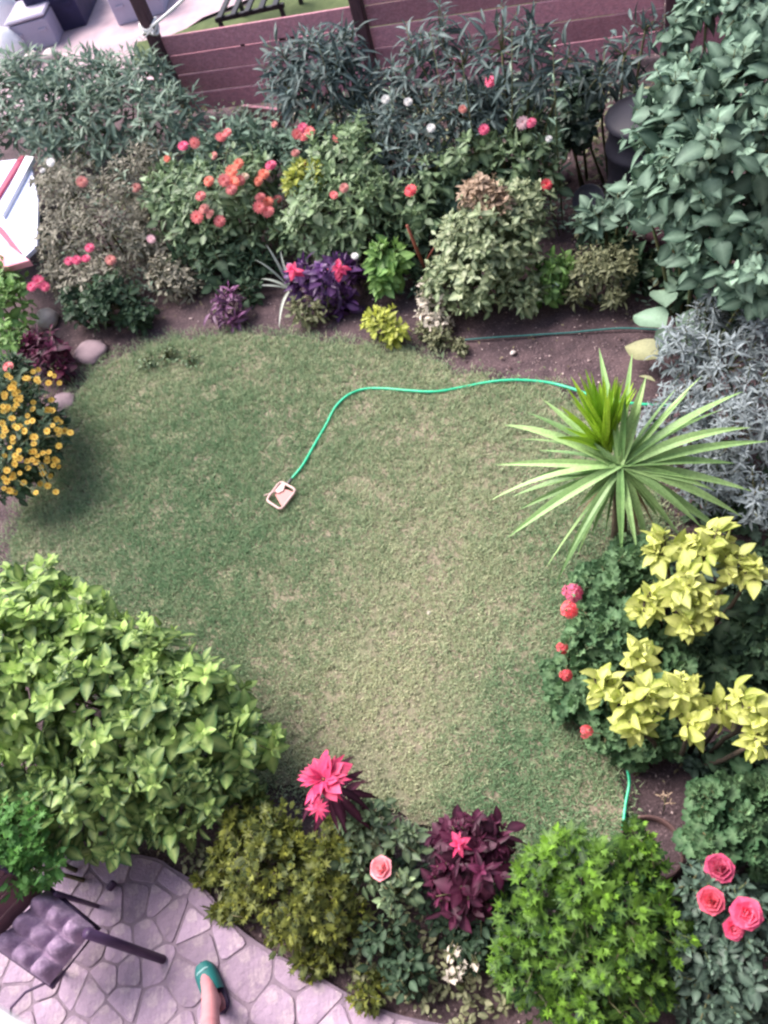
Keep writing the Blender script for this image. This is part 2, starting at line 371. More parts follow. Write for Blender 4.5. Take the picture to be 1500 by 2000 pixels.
# ---- flowers
def petal_ring(g, n_, r0, r1, w_, z0, z1, t, a0=0, cup=0.):
    for i in range(n_):
        a = a0+2*math.pi*i/n_; d = np.array([math.cos(a), math.sin(a), 0]); s_ = np.array([-d[1], d[0], 0])
        g.add([d*r0+[0, 0, z0], d*(r0+.6*(r1-r0))+s_*w_/2+[0, 0, z0+.55*(z1-z0)+cup], d*r1+s_*w_*.22+[0, 0, z1], d*r1-s_*w_*.22+[0, 0, z1], d*(r0+.6*(r1-r0))-s_*w_/2+[0, 0, z0+.55*(z1-z0)+cup]], [(0, 4, 3, 2, 1)][:1], t+random.uniform(-.15, .15), 0)
def zinnia_g():
    g = G(); petal_ring(g, 12, .1, 1, .5, 0, .05, .35); petal_ring(g, 10, .08, .78, .42, .14, .3, .55, .3); petal_ring(g, 8, .05, .52, .34, .26, .5, .8, .1); petal_ring(g, 5, .02, .25, .25, .35, .62, .2, .5)
    return g
def rose_g():
    g = G()
    for ring, (n_, r, h_, op) in enumerate(((6, .95, .30, .9), (6, .75, .55, .55), (5, .52, .75, .25), (4, .30, .85, .05), (3, .14, .88, -.05))):
        for i in range(n_):
            a = 2*math.pi*(i+.5*ring)/n_+random.uniform(-.15, .15); d = np.array([math.cos(a), math.sin(a), 0]); s_ = np.array([-d[1], d[0], 0]); v = []
            hw = r*1.35*math.sin(math.pi/n_)+.1
            for j in range(4):
                q = j/3; rr = r*(.35+.65*math.sin(q*1.5)); z = h_*q + (-.12*q*q if ring == 0 else 0) + .05*ring*0
                for k in (-1, 0, 1): v.append(d*(rr+(op*.22*q*q)-abs(k)*.1*r)+s_*hw*k*(.4+.6*math.sin(q*2.2))+[0, 0, z-abs(k)*.05])
            g.add(v, [(j*3+k, j*3+k+1, (j+1)*3+k+1, (j+1)*3+k) for j in range(3) for k in range(2)], .25+.16*ring+random.uniform(-.1, .1))
    return g
def umbel_g():
    g = G()
    for i in range(16):
        u = random.uniform(.15, 1); a = random.uniform(0, 6.28); c = np.array([math.sqrt(1-u*u)*math.cos(a), math.sqrt(1-u*u)*math.sin(a), u*.8])*.78
        M = orient(nrm(np.cross(c, [.2, .5, .1])), c)
        h_ = G(); petal_ring(h_, 5, .02, .36, .3, 0, .06, .5)
        for vv in h_.v: pass
        v = np.concatenate(h_.v) @ M.T + c; g.add(v, h_.f, random.uniform(.2, .9))
    return g
def daisy_g():
    g = G(); petal_ring(g, 9, .15, 1, .5, 0, .12, .7); petal_ring(g, 6, .02, .3, .3, .08, .2, 0); return g
def petal_mat(name, a, b): return leaf_mat(name, a, b, .6, .3, 0, .2)
FC = {'coral': petal_mat('coral_petal', (.72, .14, .16), (.95, .42, .40)), 'orange': petal_mat('orange_petal', (.75, .17, .13), (.95, .42, .30)),
      'pink': petal_mat('pink_petal', (.66, .06, .18), (.95, .28, .42)), 'pale': petal_mat('pale_pink_petal', (.8, .45, .5), (.95, .75, .78)),
      'white': petal_mat('white_petal', (.75, .74, .72), (.9, .9, .88)), 'red': petal_mat('red_petal', (.70, .05, .08), (.95, .22, .24)),
      'rosepink': petal_mat('rose_petal', (.62, .05, .13), (.95, .30, .36)), 'softpink': petal_mat('soft_pink_petal', (.85, .30, .36), (1.0, .62, .62)), 'dusty': petal_mat('dusty_pink_petal', (.5, .17, .16), (.75, .38, .34)),
      'yellow': petal_mat('yellow_petal', (.60, .30, .03), (.85, .62, .13)), 'tan': petal_mat('faded_petal', (.6, .42, .3), (.85, .7, .55))}
FG = {'zinnia': [zinnia_g() for _ in range(2)], 'rose': [rose_g() for _ in range(3)], 'umbel': [umbel_g() for _ in range(3)], 'daisy': [daisy_g()]}
_fm = {}
def flower(parent, base, p, kind, colr, r, ax=(0, 0, 1), name='flower'):
    i = random.randrange(len(FG[kind])); key = (kind, colr, i)
    if key not in _fm: _fm[key] = FG[kind][i].mesh(kind+'_bloom', FC[colr])
    o = bpy.data.objects.new(name, _fm[key]); col.objects.link(o); o.parent = parent
    R = Vector(ax).to_track_quat('Z', 'Y').to_matrix() @ Matrix.Rotation(random.random()*6, 3, 'Z')
    q = np.asarray(p)-np.asarray(base)
    o.matrix_local = Matrix.Translation(Vector(q)) @ (R*r).to_4x4(); return o

LS = 1.0
def mlobe(l):                       # (px, py, z, r_px[, squash]) -> centre, radius in metres, squash
    c = P(l[0], l[1], l[2]); return c, l[3]/ppm(c)*LS, (l[4] if len(l) > 4 else 1.)
def hit(px, py, lobes, zdef):
    d = ray(px, py); best = None
    for c, r, sq in lobes:
        S = np.array([1, 1, 1/sq]); o = (C_-c)*S; dd = d*S; a = dd@dd; b = 2*o@dd; k = o@o-(r*1.0)**2; q = b*b-4*a*k
        if q > 0:
            t = (-b-math.sqrt(q))/(2*a)
            if best is None or t < best: best = t
    return C_+d*best if best else P(px, py, zdef)
def shrub(name, label, cat, lobes, leafs, size_px, mat, rosn=7, dens=1., n_ind=120, flowers=(), base=None, stemmat=None, up=.7, t0=.95, t1=.15, e0=15, e1=88,
          inner=.4, cloud=.6, group=None, zdef=.5, fill=1., rough=.42, topbias=0., mats2=None, stalk=.05):
    Lb = [mlobe(l) for l in lobes]
    if base is None:
        wt = np.array([l[1]**2 for l in Lb]); cc = (np.array([l[0] for l in Lb])*wt[:, None]).sum(0)/wt.sum(); base = (cc[0], cc[1], 0)
    base = np.array([*base[:2], 0.]); rt = root(name, base, label, cat, group); LV = Leaves(); tips = []
    for ci, (c, r, sq) in enumerate(Lb):
        tsh = lobes[ci][5] if len(lobes[ci]) > 5 else 0.  # tint shift per lobe: young tops brighter, lower lobes darkened as if in shade
        s = size_px/ppm(c); nsh = int(dens*5.2*math.pi*r*r*(.5+.5*sq)/(s*s*3.2*(.45 if rosn < 5 else 1))*1.3)+3
        for _ in range(nsh):
            d = nrm(rng.normal(0, 1, 3))
            if d[2] < -.35: d[2] *= -1
            rr = r*(1-rough*random.random()**1.5 + .38*noise.noise(Vector(tuple(d*2.3+ci*7))))
            p = c+d*rr*np.array([1, 1, sq])
            if p[2] < .02: continue
            deep = False
            for cj, (c2, r2, s2) in enumerate(Lb):
                if cj != ci and np.linalg.norm((p-c2)/np.array([1, 1, s2])) < r2*.72: deep = True; break
            if deep: continue
            ax = nrm(d+np.array([0, 0, up])+rng.normal(0, .25, 3)); tips.append((p, ci))
            hh = topbias*(d[2]*.5+.1)
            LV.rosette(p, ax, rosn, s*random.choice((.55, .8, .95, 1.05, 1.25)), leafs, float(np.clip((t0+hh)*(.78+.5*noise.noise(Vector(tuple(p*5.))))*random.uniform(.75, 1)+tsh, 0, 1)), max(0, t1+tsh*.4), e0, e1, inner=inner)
        nf = int(nsh*rosn*.35*fill)
        for _ in range(nf):
            d = nrm(rng.normal(0, 1, 3)); rr = r*random.uniform(.35, .85); p = c+d*rr*np.array([1, 1, sq])
            if p[2] < .02: p[2] = abs(p[2])+.03
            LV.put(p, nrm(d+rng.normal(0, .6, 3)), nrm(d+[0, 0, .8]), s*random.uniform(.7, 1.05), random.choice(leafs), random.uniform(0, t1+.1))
    random.shuffle(tips)
    for ci, (c, r, sq) in enumerate(Lb):
        g = G(); b0_ = base+np.array([(c[0]-base[0])*.4, (c[1]-base[1])*.4, 0]); mid = (b0_+c)/2+rng.normal(0, .03, 3)
        g.tube(np.array([b0_-[0, 0, .02], mid, c])-base, [.014, .011, .008], 6)
        for p, cj in [t for t in tips if t[1] == ci][:14]:
            m_ = (c+p)/2+rng.normal(0, .02, 3); g.tube(np.array([c, m_, p])-base, [.006, .004, .0025], 5)
        g.obj('stem', stemmat or m_stem, rt, True)
    fst = []
    for fl in flowers:
        kind, colr, x, y, rp = fl[:5]
        p = hit(x, y, Lb, zdef); tocam = nrm(C_-p)
        p = p+tocam*.02+np.array([0, 0, stalk*random.random()]); d = ray(x, y); p = C_+d*np.linalg.norm(p-C_)
        ax = nrm(tocam*.7+np.array([0, 0, .6])+rng.normal(0, .22, 3))
        flower(rt, base, p, kind, colr, rp/ppm(p), ax, 'flower_head' if kind == 'umbel' else 'flower')
        cbest = min(Lb, key=lambda l: np.linalg.norm(l[0]-p))[0]
        g = G().tube(np.array([cbest, (cbest+p)/2+rng.normal(0, .015, 3)+[0, 0, .03], p-ax*.004])-base, [.004, .003, .0025], 5); g.obj('flower_stalk', stemmat or m_stem, rt, True)
    LV.build(rt, base, mat, n_ind)
    return rt

#PLANTS
# ------------------------------------------------------------------ plants, near to far
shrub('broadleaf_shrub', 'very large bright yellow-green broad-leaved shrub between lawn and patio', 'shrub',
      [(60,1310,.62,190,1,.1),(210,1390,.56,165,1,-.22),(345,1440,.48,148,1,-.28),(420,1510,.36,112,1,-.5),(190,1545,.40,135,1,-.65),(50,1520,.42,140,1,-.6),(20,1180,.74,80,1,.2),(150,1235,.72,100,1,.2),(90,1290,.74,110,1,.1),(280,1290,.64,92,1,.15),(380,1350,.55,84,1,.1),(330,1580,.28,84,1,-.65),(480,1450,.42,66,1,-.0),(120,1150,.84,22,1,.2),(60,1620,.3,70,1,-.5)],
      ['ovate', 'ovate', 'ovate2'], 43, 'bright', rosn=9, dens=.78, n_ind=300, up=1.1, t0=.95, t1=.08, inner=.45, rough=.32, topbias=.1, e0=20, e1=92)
shrub('ferny_plant', 'soft bright green fine-leaved plant in the bottom left corner over the patio', 'plant',
      [(15,1640,.62,85),(60,1690,.58,60)], ['cut', 'feather'], 30, 'fern', rosn=6, dens=1.4, n_ind=70, t0=.9, t1=.3)
shrub('golden_herb', 'olive and golden lobed-leaf herb spilling over the curved patio edge', 'plant',
      [(520,1690,.28,95),(610,1740,.26,100),(660,1780,.2,70),(480,1600,.26,60),(550,1620,.34,62),(650,1660,.3,55),(440,1690,.2,42),(470,1760,.12,40),(560,1820,.12,44),(640,1860,.1,40),(435,1775,.06,26),(600,1885,.07,34),(720,1935,.08,36),(400,1715,.06,22)],
      ['cut', 'feather'], 30, 'olive', rosn=6, dens=.95, n_ind=200, t0=1, t1=.08, rough=.55)
shrub('rose_bush', 'small rose bush with one pale pink rose beside the maroon plant', 'rose bush',
      [(725,1610,.38,48),(790,1640,.38,42),(690,1600,.42,32),(780,1745,.36,44),(730,1700,.3,42),(690,1680,.3,40)], ['rose', 'small'], 30, 'rose', rosn=5, dens=1.2, n_ind=130, up=.8, t0=.8,
      flowers=[('rose', 'softpink', 745, 1696, 20)])
shrub('maroon_amaranth', 'large dark maroon bushy amaranth with a small hot pink tuft in front of the lawn', 'plant',
      [(915,1665,.42,72),(900,1740,.32,62),(955,1640,.36,48),(880,1640,.36,48)], ['narrow', 'ovate'], 42, 'maroon', rosn=8, dens=1.3, n_ind=180, t0=.95, t1=.2)
shrub('feathery_shrub', 'big rounded lime green feathery shrub at the bottom edge', 'shrub',
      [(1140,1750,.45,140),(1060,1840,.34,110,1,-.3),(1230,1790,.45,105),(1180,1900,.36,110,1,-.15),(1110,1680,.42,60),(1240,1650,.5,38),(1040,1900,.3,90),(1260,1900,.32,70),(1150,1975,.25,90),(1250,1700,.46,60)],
      ['cut', 'feather'], 38, 'lime', rosn=7, dens=.9, n_ind=300, t0=1, t1=.08, up=.9, rough=.5)
shrub('rose_bush', 'rose bush with shade-darkened leaves and four large coral pink roses at the lower right edge', 'rose bush',
      [(1370,1735,.5,50),(1430,1770,.48,62),(1360,1840,.4,80),(1460,1870,.4,90),(1400,1920,.3,90)], ['rose', 'small'], 36, 'shaderose', rosn=5, dens=1.3, n_ind=180, t0=1, up=.8,
      flowers=[('rose', 'pink', 1405, 1697, 24), ('rose', 'rosepink', 1389, 1759, 22), ('rose', 'pink', 1457, 1783, 26), ('rose', 'pink', 1432, 1814, 18)])
shrub('round_leaf_plant', 'dark plant with scalloped crinkled leaves above the pink rose bush', 'plant',
      [(1410,1580,.4,62),(1380,1640,.35,48),(1465,1640,.3,72),(1490,1560,.3,60)], ['geranium', 'crinkle'], 42, 'geran', rosn=6, dens=.9, n_ind=130, t0=.5, t1=.0)
shrub('geranium', 'leafy geranium with red flower heads on the right border of the lawn', 'geranium',
      [(1190,1150,.26,72),(1240,1110,.26,62),(1180,1240,.28,72),(1115,1310,.22,52),(1230,1230,.3,70),(1150,1370,.2,65),(1190,1440,.18,55),(1290,1300,.25,60),(1110,1370,.12,42),(1260,1440,.15,60)],
      ['geranium', 'crinkle'], 32, 'geran', rosn=5, dens=1.05, n_ind=300, t0=.85, t1=.15,
      flowers=[('umbel', 'pink', 1118, 1158, 24), ('umbel', 'red', 1112, 1190, 21), ('umbel', 'red', 1098, 1266, 14), ('umbel', 'red', 1105, 1319, 15), ('umbel', 'red', 1145, 1430, 16)])
shrub('golden_shrub', 'upper chartreuse shrub with big pointed leaves below the silver foliage', 'shrub',
      [(1300,1075,.62,34),(1385,1065,.66,44),(1335,1140,.64,40),(1430,1105,.62,34),(1258,1178,.55,26),(1375,1180,.6,36),(1472,1110,.62,18),(1345,1215,.55,16)],
      ['ovate', 'ovate2'], 46, 'chart', rosn=8, dens=.72, n_ind=260, t0=.95, t1=.35, up=.9, inner=.5, rough=.35, stemmat=m_bark)
shrub('golden_shrub', 'lower arching chartreuse branch of long pointed leaves above the bare pot', 'shrub',
      [(1180,1340,.6,26),(1250,1370,.62,40),(1330,1350,.66,38),(1395,1385,.64,28),(1450,1370,.68,30),(1495,1400,.66,34),(1345,1420,.6,20),(1475,1450,.62,20),(1245,1285,.6,12),(1240,1420,.55,16)],
      ['ovate', 'ovate2'], 50, 'chart', rosn=8, dens=.72, n_ind=260, t0=1.0, t1=.4, up=.9, inner=.5, rough=.35, stemmat=m_bark)
shrub('dark_understory', 'low dark leafy plant in deep shade behind the bare pot', 'plant',
      [(1400,1290,.15,60),(1480,1280,.15,70),(1440,1490,.12,60),(1480,1200,.2,60)], ['crinkle', 'broad'], 46, 'dark', rosn=5, dens=.8, n_ind=60, t0=.9)
shrub('silver_bush', 'sprawling silvery grey bush of fine leaves behind the yucca', 'shrub',
      [(1340,690,.55,72),(1420,720,.55,80),(1480,770,.5,80),(1340,800,.38,72),(1290,840,.3,55),(1440,860,.4,85),(1490,640,.6,60),(1480,980,.35,60),(1400,940,.25,70),(1390,630,.6,40),(1360,870,.3,70)],
      ['lance2', 'narrow'], 27, 'silver', rosn=10, dens=.8, n_ind=300, t0=.85, t1=.25, up=1.0)
shrub('silver_spike_plant', 'single pale spiky shoot standing above the silver bush', 'plant', [(1398,600,.72,14),(1390,570,.8,9)], ['lance2'], 30, 'silver', rosn=8, dens=1.5, n_ind=30, t0=1)
shrub('climbing_shrub', 'tall wall of large grey-green drooping leaves along the right side', 'shrub',
      [(1330,230,1.35,100),(1430,190,1.45,110),(1305,300,1.25,74),(1380,330,1.3,110),(1460,330,1.3,110),(1330,400,1.1,90),(1430,440,1.05,110),(1480,540,.9,90),(1390,500,.9,80),(1480,90,1.6,70),(1350,150,1.4,50),(1500,250,1.4,80),(1255,375,1.0,46),(1295,270,1.1,46),(1310,210,1.2,50),(1330,150,1.3,40)],
      ['heart', 'ovate2', 'ovate'], 54, 'sage', rosn=6, dens=.95, n_ind=300, t0=.95, t1=.05, up=.3, rough=.45, e1=100)
shrub('upper_climber', 'small drooping cluster of grey-green leaves against the dark corner post', 'plant',
      [(1345,30,1.5,38),(1320,70,1.45,26),(1310,125,1.3,20),(1380,15,1.6,30),(1460,30,1.6,60)], ['heart'], 42, 'sage', rosn=5, dens=1.1, n_ind=60, up=.2)
shrub('low_shrub', 'low shrub of light green shoots beside the dark barrel', 'plant',
      [(1170,420,.5,34),(1210,400,.5,38),(1145,440,.45,24)], ['ovate2', 'narrow'], 40, 'sage', rosn=6, dens=1.3, n_ind=60, t0=1)
shrub('round_shrub', 'squat mid green shrub with drooping shoots at the right of the far bed', 'shrub',
      [(1080,530,.25,48),(1070,570,.16,30)], ['ovate', 'narrow'], 30, 'fresh', rosn=6, dens=1.2, n_ind=120, t0=.6)
shrub('round_shrub', 'dusky green bush with tan tips between the squat green shrub and the climber', 'shrub',
      [(1150,530,.28,50),(1195,520,.3,48),(1130,580,.15,28),(1200,575,.15,32)], ['small', 'narrow'], 20, 'dull', rosn=6, dens=1.1, n_ind=120, t0=.8, t1=.0)
LS = 1.2
shrub('white_edged_shrub', 'tall shrub of small pale green leaves with a rusty top in the far bed', 'shrub',
      [(960,470,.5,80),(1010,430,.5,62),(900,470,.45,52),(880,560,.25,52),(940,550,.3,62),(1000,520,.35,55),(1030,570,.2,34)],
      ['rose', 'small'], 24, 'varieg', rosn=6, dens=1.15, n_ind=280, t0=.9, t1=.05)
shrub('rusty_foliage', 'patch of dry rusty pink leaves on top of the pale green shrub', 'plant', [(945,385,.78,38),(965,400,.76,30),(920,375,.76,18)], ['small', 'narrow'], 22, 'rust', rosn=7, dens=1.3, n_ind=80, t0=.9)
shrub('pale_edge_plant', 'low whitish dry-tipped plant at the foot of the pale green shrub', 'plant', [(845,600,.12,32),(860,630,.08,24),(838,560,.2,18)], ['small'], 20, 'dry', rosn=5, dens=.8, n_ind=50, t0=.9)
shrub('zinnia_plant', 'dark leafy zinnia with red and pink blooms beside the barrel', 'zinnia',
      [(1030,300,.65,60),(1060,340,.5,45),(990,330,.6,45),(930,300,.7,50),(850,340,.6,50),(820,420,.4,45)], ['ovate', 'narrow'], 34, 'mid', rosn=6, dens=1.1, n_ind=220, t0=.75, t1=.0,
      flowers=[('zinnia', 'pink', 985, 238, 15), ('zinnia', 'pink', 945, 253, 11), ('zinnia', 'pale', 1021, 240, 13), ('zinnia', 'pink', 1037, 240, 11), ('zinnia', 'red', 1067, 361, 12), ('zinnia', 'red', 802, 372, 13), ('zinnia', 'white', 1072, 271, 7)])
shrub('broad_leaf_climber', 'shadowed cluster of crinkled leaves left of the dark barrel', 'plant', [(1130,230,.6,40),(1150,185,.7,36),(1120,260,.5,24)], ['crinkle', 'heart'], 38, 'shaderose', rosn=5, dens=1.2, n_ind=60, t0=1)
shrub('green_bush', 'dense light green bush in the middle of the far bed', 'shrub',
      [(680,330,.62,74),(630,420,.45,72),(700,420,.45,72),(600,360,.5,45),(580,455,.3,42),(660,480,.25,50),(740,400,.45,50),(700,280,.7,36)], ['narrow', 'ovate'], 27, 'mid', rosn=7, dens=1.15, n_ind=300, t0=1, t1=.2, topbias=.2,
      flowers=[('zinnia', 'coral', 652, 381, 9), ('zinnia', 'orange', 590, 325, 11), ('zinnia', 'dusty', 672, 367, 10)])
shrub('golden_foliage', 'small yellowing patch of leaves at the left of the light green bush', 'plant', [(590,345,.7,24),(575,360,.68,20),(620,340,.72,18)], ['small'], 22, 'limebush', rosn=6, dens=1.1, n_ind=40, t0=.8)
shrub('zinnia_plant', 'leafy zinnia covered in large orange-coral blooms at the left of the far bed', 'zinnia',
      [(430,400,.5,82),(350,400,.42,62),(480,440,.35,62),(400,460,.28,62),(500,350,.5,50),(330,360,.4,40),(520,440,.3,34)], ['ovate', 'narrow'], 30, 'mid', rosn=6, dens=1.15, n_ind=300, t0=.75, t1=.05,
      flowers=[('zinnia', c, x, y, r) for c, x, y, r in [('orange',466,320,11),('orange',452,335,13),('coral',438,352,13),('orange',456,358,14),('coral',468,352,11),('orange',408,354,11),('coral',452,370,12),('coral',392,383,11),('coral',385,424,13),('dusty',399,408,11),('coral',429,432,12),
        ('pink',529,323,12),('orange',515,340,12),('orange',505,354,10),('coral',508,385,11),('coral',506,405,13),('orange',523,395,12),('coral',541,390,11),('coral',524,414,13),('dusty',410,418,10),('tan',478,345,9)]])
shrub('zinnia_plant', 'taller zinnia with coral pink blooms standing close to the fence', 'zinnia',
      [(600,300,.6,50),(550,300,.55,48),(480,290,.55,48),(430,300,.5,45),(640,280,.65,34),(390,310,.45,34),(610,240,.8,20)], ['narrow', 'ovate'], 28, 'sage', rosn=6, dens=1.0, n_ind=220, t0=.6, t1=.0, zdef=.8, stemmat=m_stem,
      flowers=[('zinnia', c, x, y, r) for c, x, y, r in [('pink',358,285,11),('coral',380,279,11),('coral',431,268,11),('coral',444,259,9),('coral',580,262,11),('pink',591,250,11),('coral',604,258,12),('coral',594,268,10),('coral',653,255,6),('coral',659,269,10),('dusty',577,299,9),('coral',615,196,7),('orange',608,212,11),('orange',326,310,7),('dusty',418,304,8),('dusty',536,243,7)]])
shrub('tall_flower_stand', 'dark slender-leaved stand dotted with white blooms in front of the fence', 'plant',
      [(780,230,.8,60),(850,240,.85,60),(900,230,.9,50),(730,260,.7,40),(820,310,.6,60),(760,320,.55,50),(960,230,.85,50)], ['narrow', 'lance'], 36, 'olean', rosn=7, dens=1.1, n_ind=220, t0=.8, t1=.1,
      flowers=[('zinnia', 'white', 753, 194, 9), ('zinnia', 'white', 797, 199, 9), ('zinnia', 'white', 842, 250, 9), ('zinnia', 'pink', 957, 160, 12), ('zinnia', 'dusty', 904, 213, 9)])
shrub('oleander', 'dark blue-grey oleander against the low fence panel', 'oleander',
      [(580,160,1.0,60),(650,150,1.05,58),(620,110,1.15,52),(700,180,.9,50),(560,120,1.1,38),(680,90,1.2,34)], ['lance', 'lance2'], 52, 'olean', rosn=9, dens=1.15, n_ind=260, t0=.9, t1=.1, up=1.1, rough=.5)
shrub('oleander', 'tall feathery oleander in front of the right fence panel', 'oleander',
      [(820,120,1.2,58),(900,130,1.2,62),(980,100,1.3,66),(1060,150,1.1,60),(860,60,1.4,40),(950,190,.95,50),(1040,80,1.35,40),(780,150,1.05,36),(1110,120,1.15,34)], ['lance', 'lance2'], 50, 'olean', rosn=8, dens=.72, n_ind=280, t0=.95, t1=.05, up=1.6, rough=.7)
shrub('oleander_hedge', 'broad dusky oleander hedge behind the beds at the upper left', 'hedge',
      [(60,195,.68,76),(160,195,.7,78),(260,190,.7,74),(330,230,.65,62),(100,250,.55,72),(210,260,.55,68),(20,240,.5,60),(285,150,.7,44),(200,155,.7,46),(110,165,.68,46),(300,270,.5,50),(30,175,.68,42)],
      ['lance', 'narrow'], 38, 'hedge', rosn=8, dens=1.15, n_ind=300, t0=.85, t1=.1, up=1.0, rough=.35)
shrub('taupe_bush', 'wide brownish grey bush of tiny leaves with pink blooms at the left', 'shrub',
      [(150,390,.55,66),(215,455,.42,70),(140,480,.4,62),(255,365,.5,48),(205,560,.22,62),(125,540,.28,44),(305,495,.2,40),(290,320,.5,40),(110,360,.55,40)],
      ['small', 'narrow', 'lance'], 17, 'taupe', rosn=6, dens=.8, n_ind=220, t0=.8, t1=.15,
      flowers=[('zinnia', c, x, y, r) for c, x, y, r in [('dusty',160,355,12),('dusty',266,367,10),('pale',295,467,9),('pink',175,484,10),('pink',168,505,9),('pink',150,508,10),('pink',135,510,10),('dusty',216,508,11),('pink',75,550,13),('pink',62,560,10),('pink',88,560,10),('white',99,317,9),('white',83,333,6)]])
shrub('green_shrub', 'small deep green shrub under the front of the brownish bush', 'shrub', [(220,590,.25,50),(270,610,.15,32),(160,600,.2,36)], ['rose'], 20, 'dark', rosn=6, dens=1.1, n_ind=100, t0=1)
shrub('green_shrub', 'pale green shrub cut off by the left edge below the striped table', 'shrub', [(5,600,.35,52),(20,670,.25,40),(10,550,.4,36)], ['ovate', 'narrow'], 24, 'fresh', rosn=6, dens=1.1, n_ind=80, t0=.9)
LS = 1.0
shrub('yellow_daisy_bush', 'dark bush thick with small yellow daisies at the left edge', 'daisy bush',
      [(30,800,.42,80),(60,880,.38,72),(10,930,.35,62),(90,830,.32,40),(30,740,.42,50)], ['narrow', 'ovate'], 26, 'dark', rosn=6, dens=1.2, n_ind=150, t0=1, t1=.2,
      flowers=[('daisy', 'yellow', int(4+115*random.random()**1.1), int(722+245*random.random()), random.uniform(5, 7.5)) for _ in range(105)] + [('daisy', 'yellow', 126, 842, 8), ('daisy', 'yellow', 137, 845, 7), ('zinnia', 'coral', 16, 716, 11)])
shrub('bright_leafy_plant', 'compact bright green broad-leaved plant right of the violet plant', 'plant',
      [(755,510,.3,38),(750,545,.22,30)], ['ovate'], 38, 'fresh', rosn=8, dens=1.3, n_ind=90, t0=.75, t1=.15)
shrub('lime_mound', 'small rounded lime yellow mound on the far edge of the lawn', 'plant',
      [(745,632,.16,34),(775,645,.13,24),(725,630,.13,20),(765,665,.06,14)], ['rose', 'small'], 20, 'limebush', rosn=6, dens=1.1, n_ind=130, t0=.8, t1=.3)
shrub('dull_herb', 'straggly dull green herb below the violet plant', 'plant', [(600,610,.1,36),(640,600,.1,26),(575,600,.12,20)], ['narrow', 'small'], 22, 'dull', rosn=5, dens=.8, n_ind=70, t0=.9)
shrub('violet_plant', 'low violet-leaved plant carrying two hot pink tufts in the far bed', 'plant',
      [(600,545,.2,40),(650,545,.22,44),(630,580,.12,34),(690,530,.2,24),(665,590,.08,26)], ['ovate', 'narrow'], 36, 'violet', rosn=7, dens=1.3, n_ind=140, t0=.8, t1=.15,
      flowers=[('zinnia', 'white', 693, 500, 8)])
shrub('plum_plant', 'small plum-coloured plant on bare soil left of the violet plant', 'plant', [(445,590,.16,32),(425,605,.12,22),(455,620,.08,22)], ['narrow'], 30, 'plum', rosn=7, dens=1.1, n_ind=80, t0=.9)
shrub('maroon_mound', 'dense dark maroon mound by the pale stone at the left', 'plant', [(90,690,.2,44),(60,680,.2,28),(110,720,.14,28)], ['narrow', 'ovate'], 28, 'maroon', rosn=7, dens=1.2, n_ind=110, t0=1)
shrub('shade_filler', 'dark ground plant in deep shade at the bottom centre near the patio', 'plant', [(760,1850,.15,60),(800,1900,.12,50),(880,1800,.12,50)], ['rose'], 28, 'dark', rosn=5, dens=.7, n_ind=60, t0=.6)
shrub('wilted_plant', 'pale beige wilting plant in the shade beside the feathery shrub', 'plant', [(885,1865,.22,16),(900,1895,.2,16),(925,1878,.2,12),(880,1910,.15,12)], ['rose'], 24, 'dry', rosn=3, dens=.25, n_ind=30, t0=.8, fill=.2)
shrub('border_seedling', 'thin patch of small pale leaves on the soil at the left end of the lawn', 'plant', [(330,700,.03,30),(290,712,.02,26),(375,708,.02,24)], ['small'], 11, 'mid', rosn=4, dens=.14, n_ind=40, t0=1)
shrub('border_seedling', 'sprinkling of tiny pale seedlings where the hose lawn meets the pale green shrub', 'plant', [(860,665,.03,30),(830,650,.04,24),(900,680,.03,20)], ['small'], 14, 'dull', rosn=4, dens=.5, n_ind=40, t0=1)

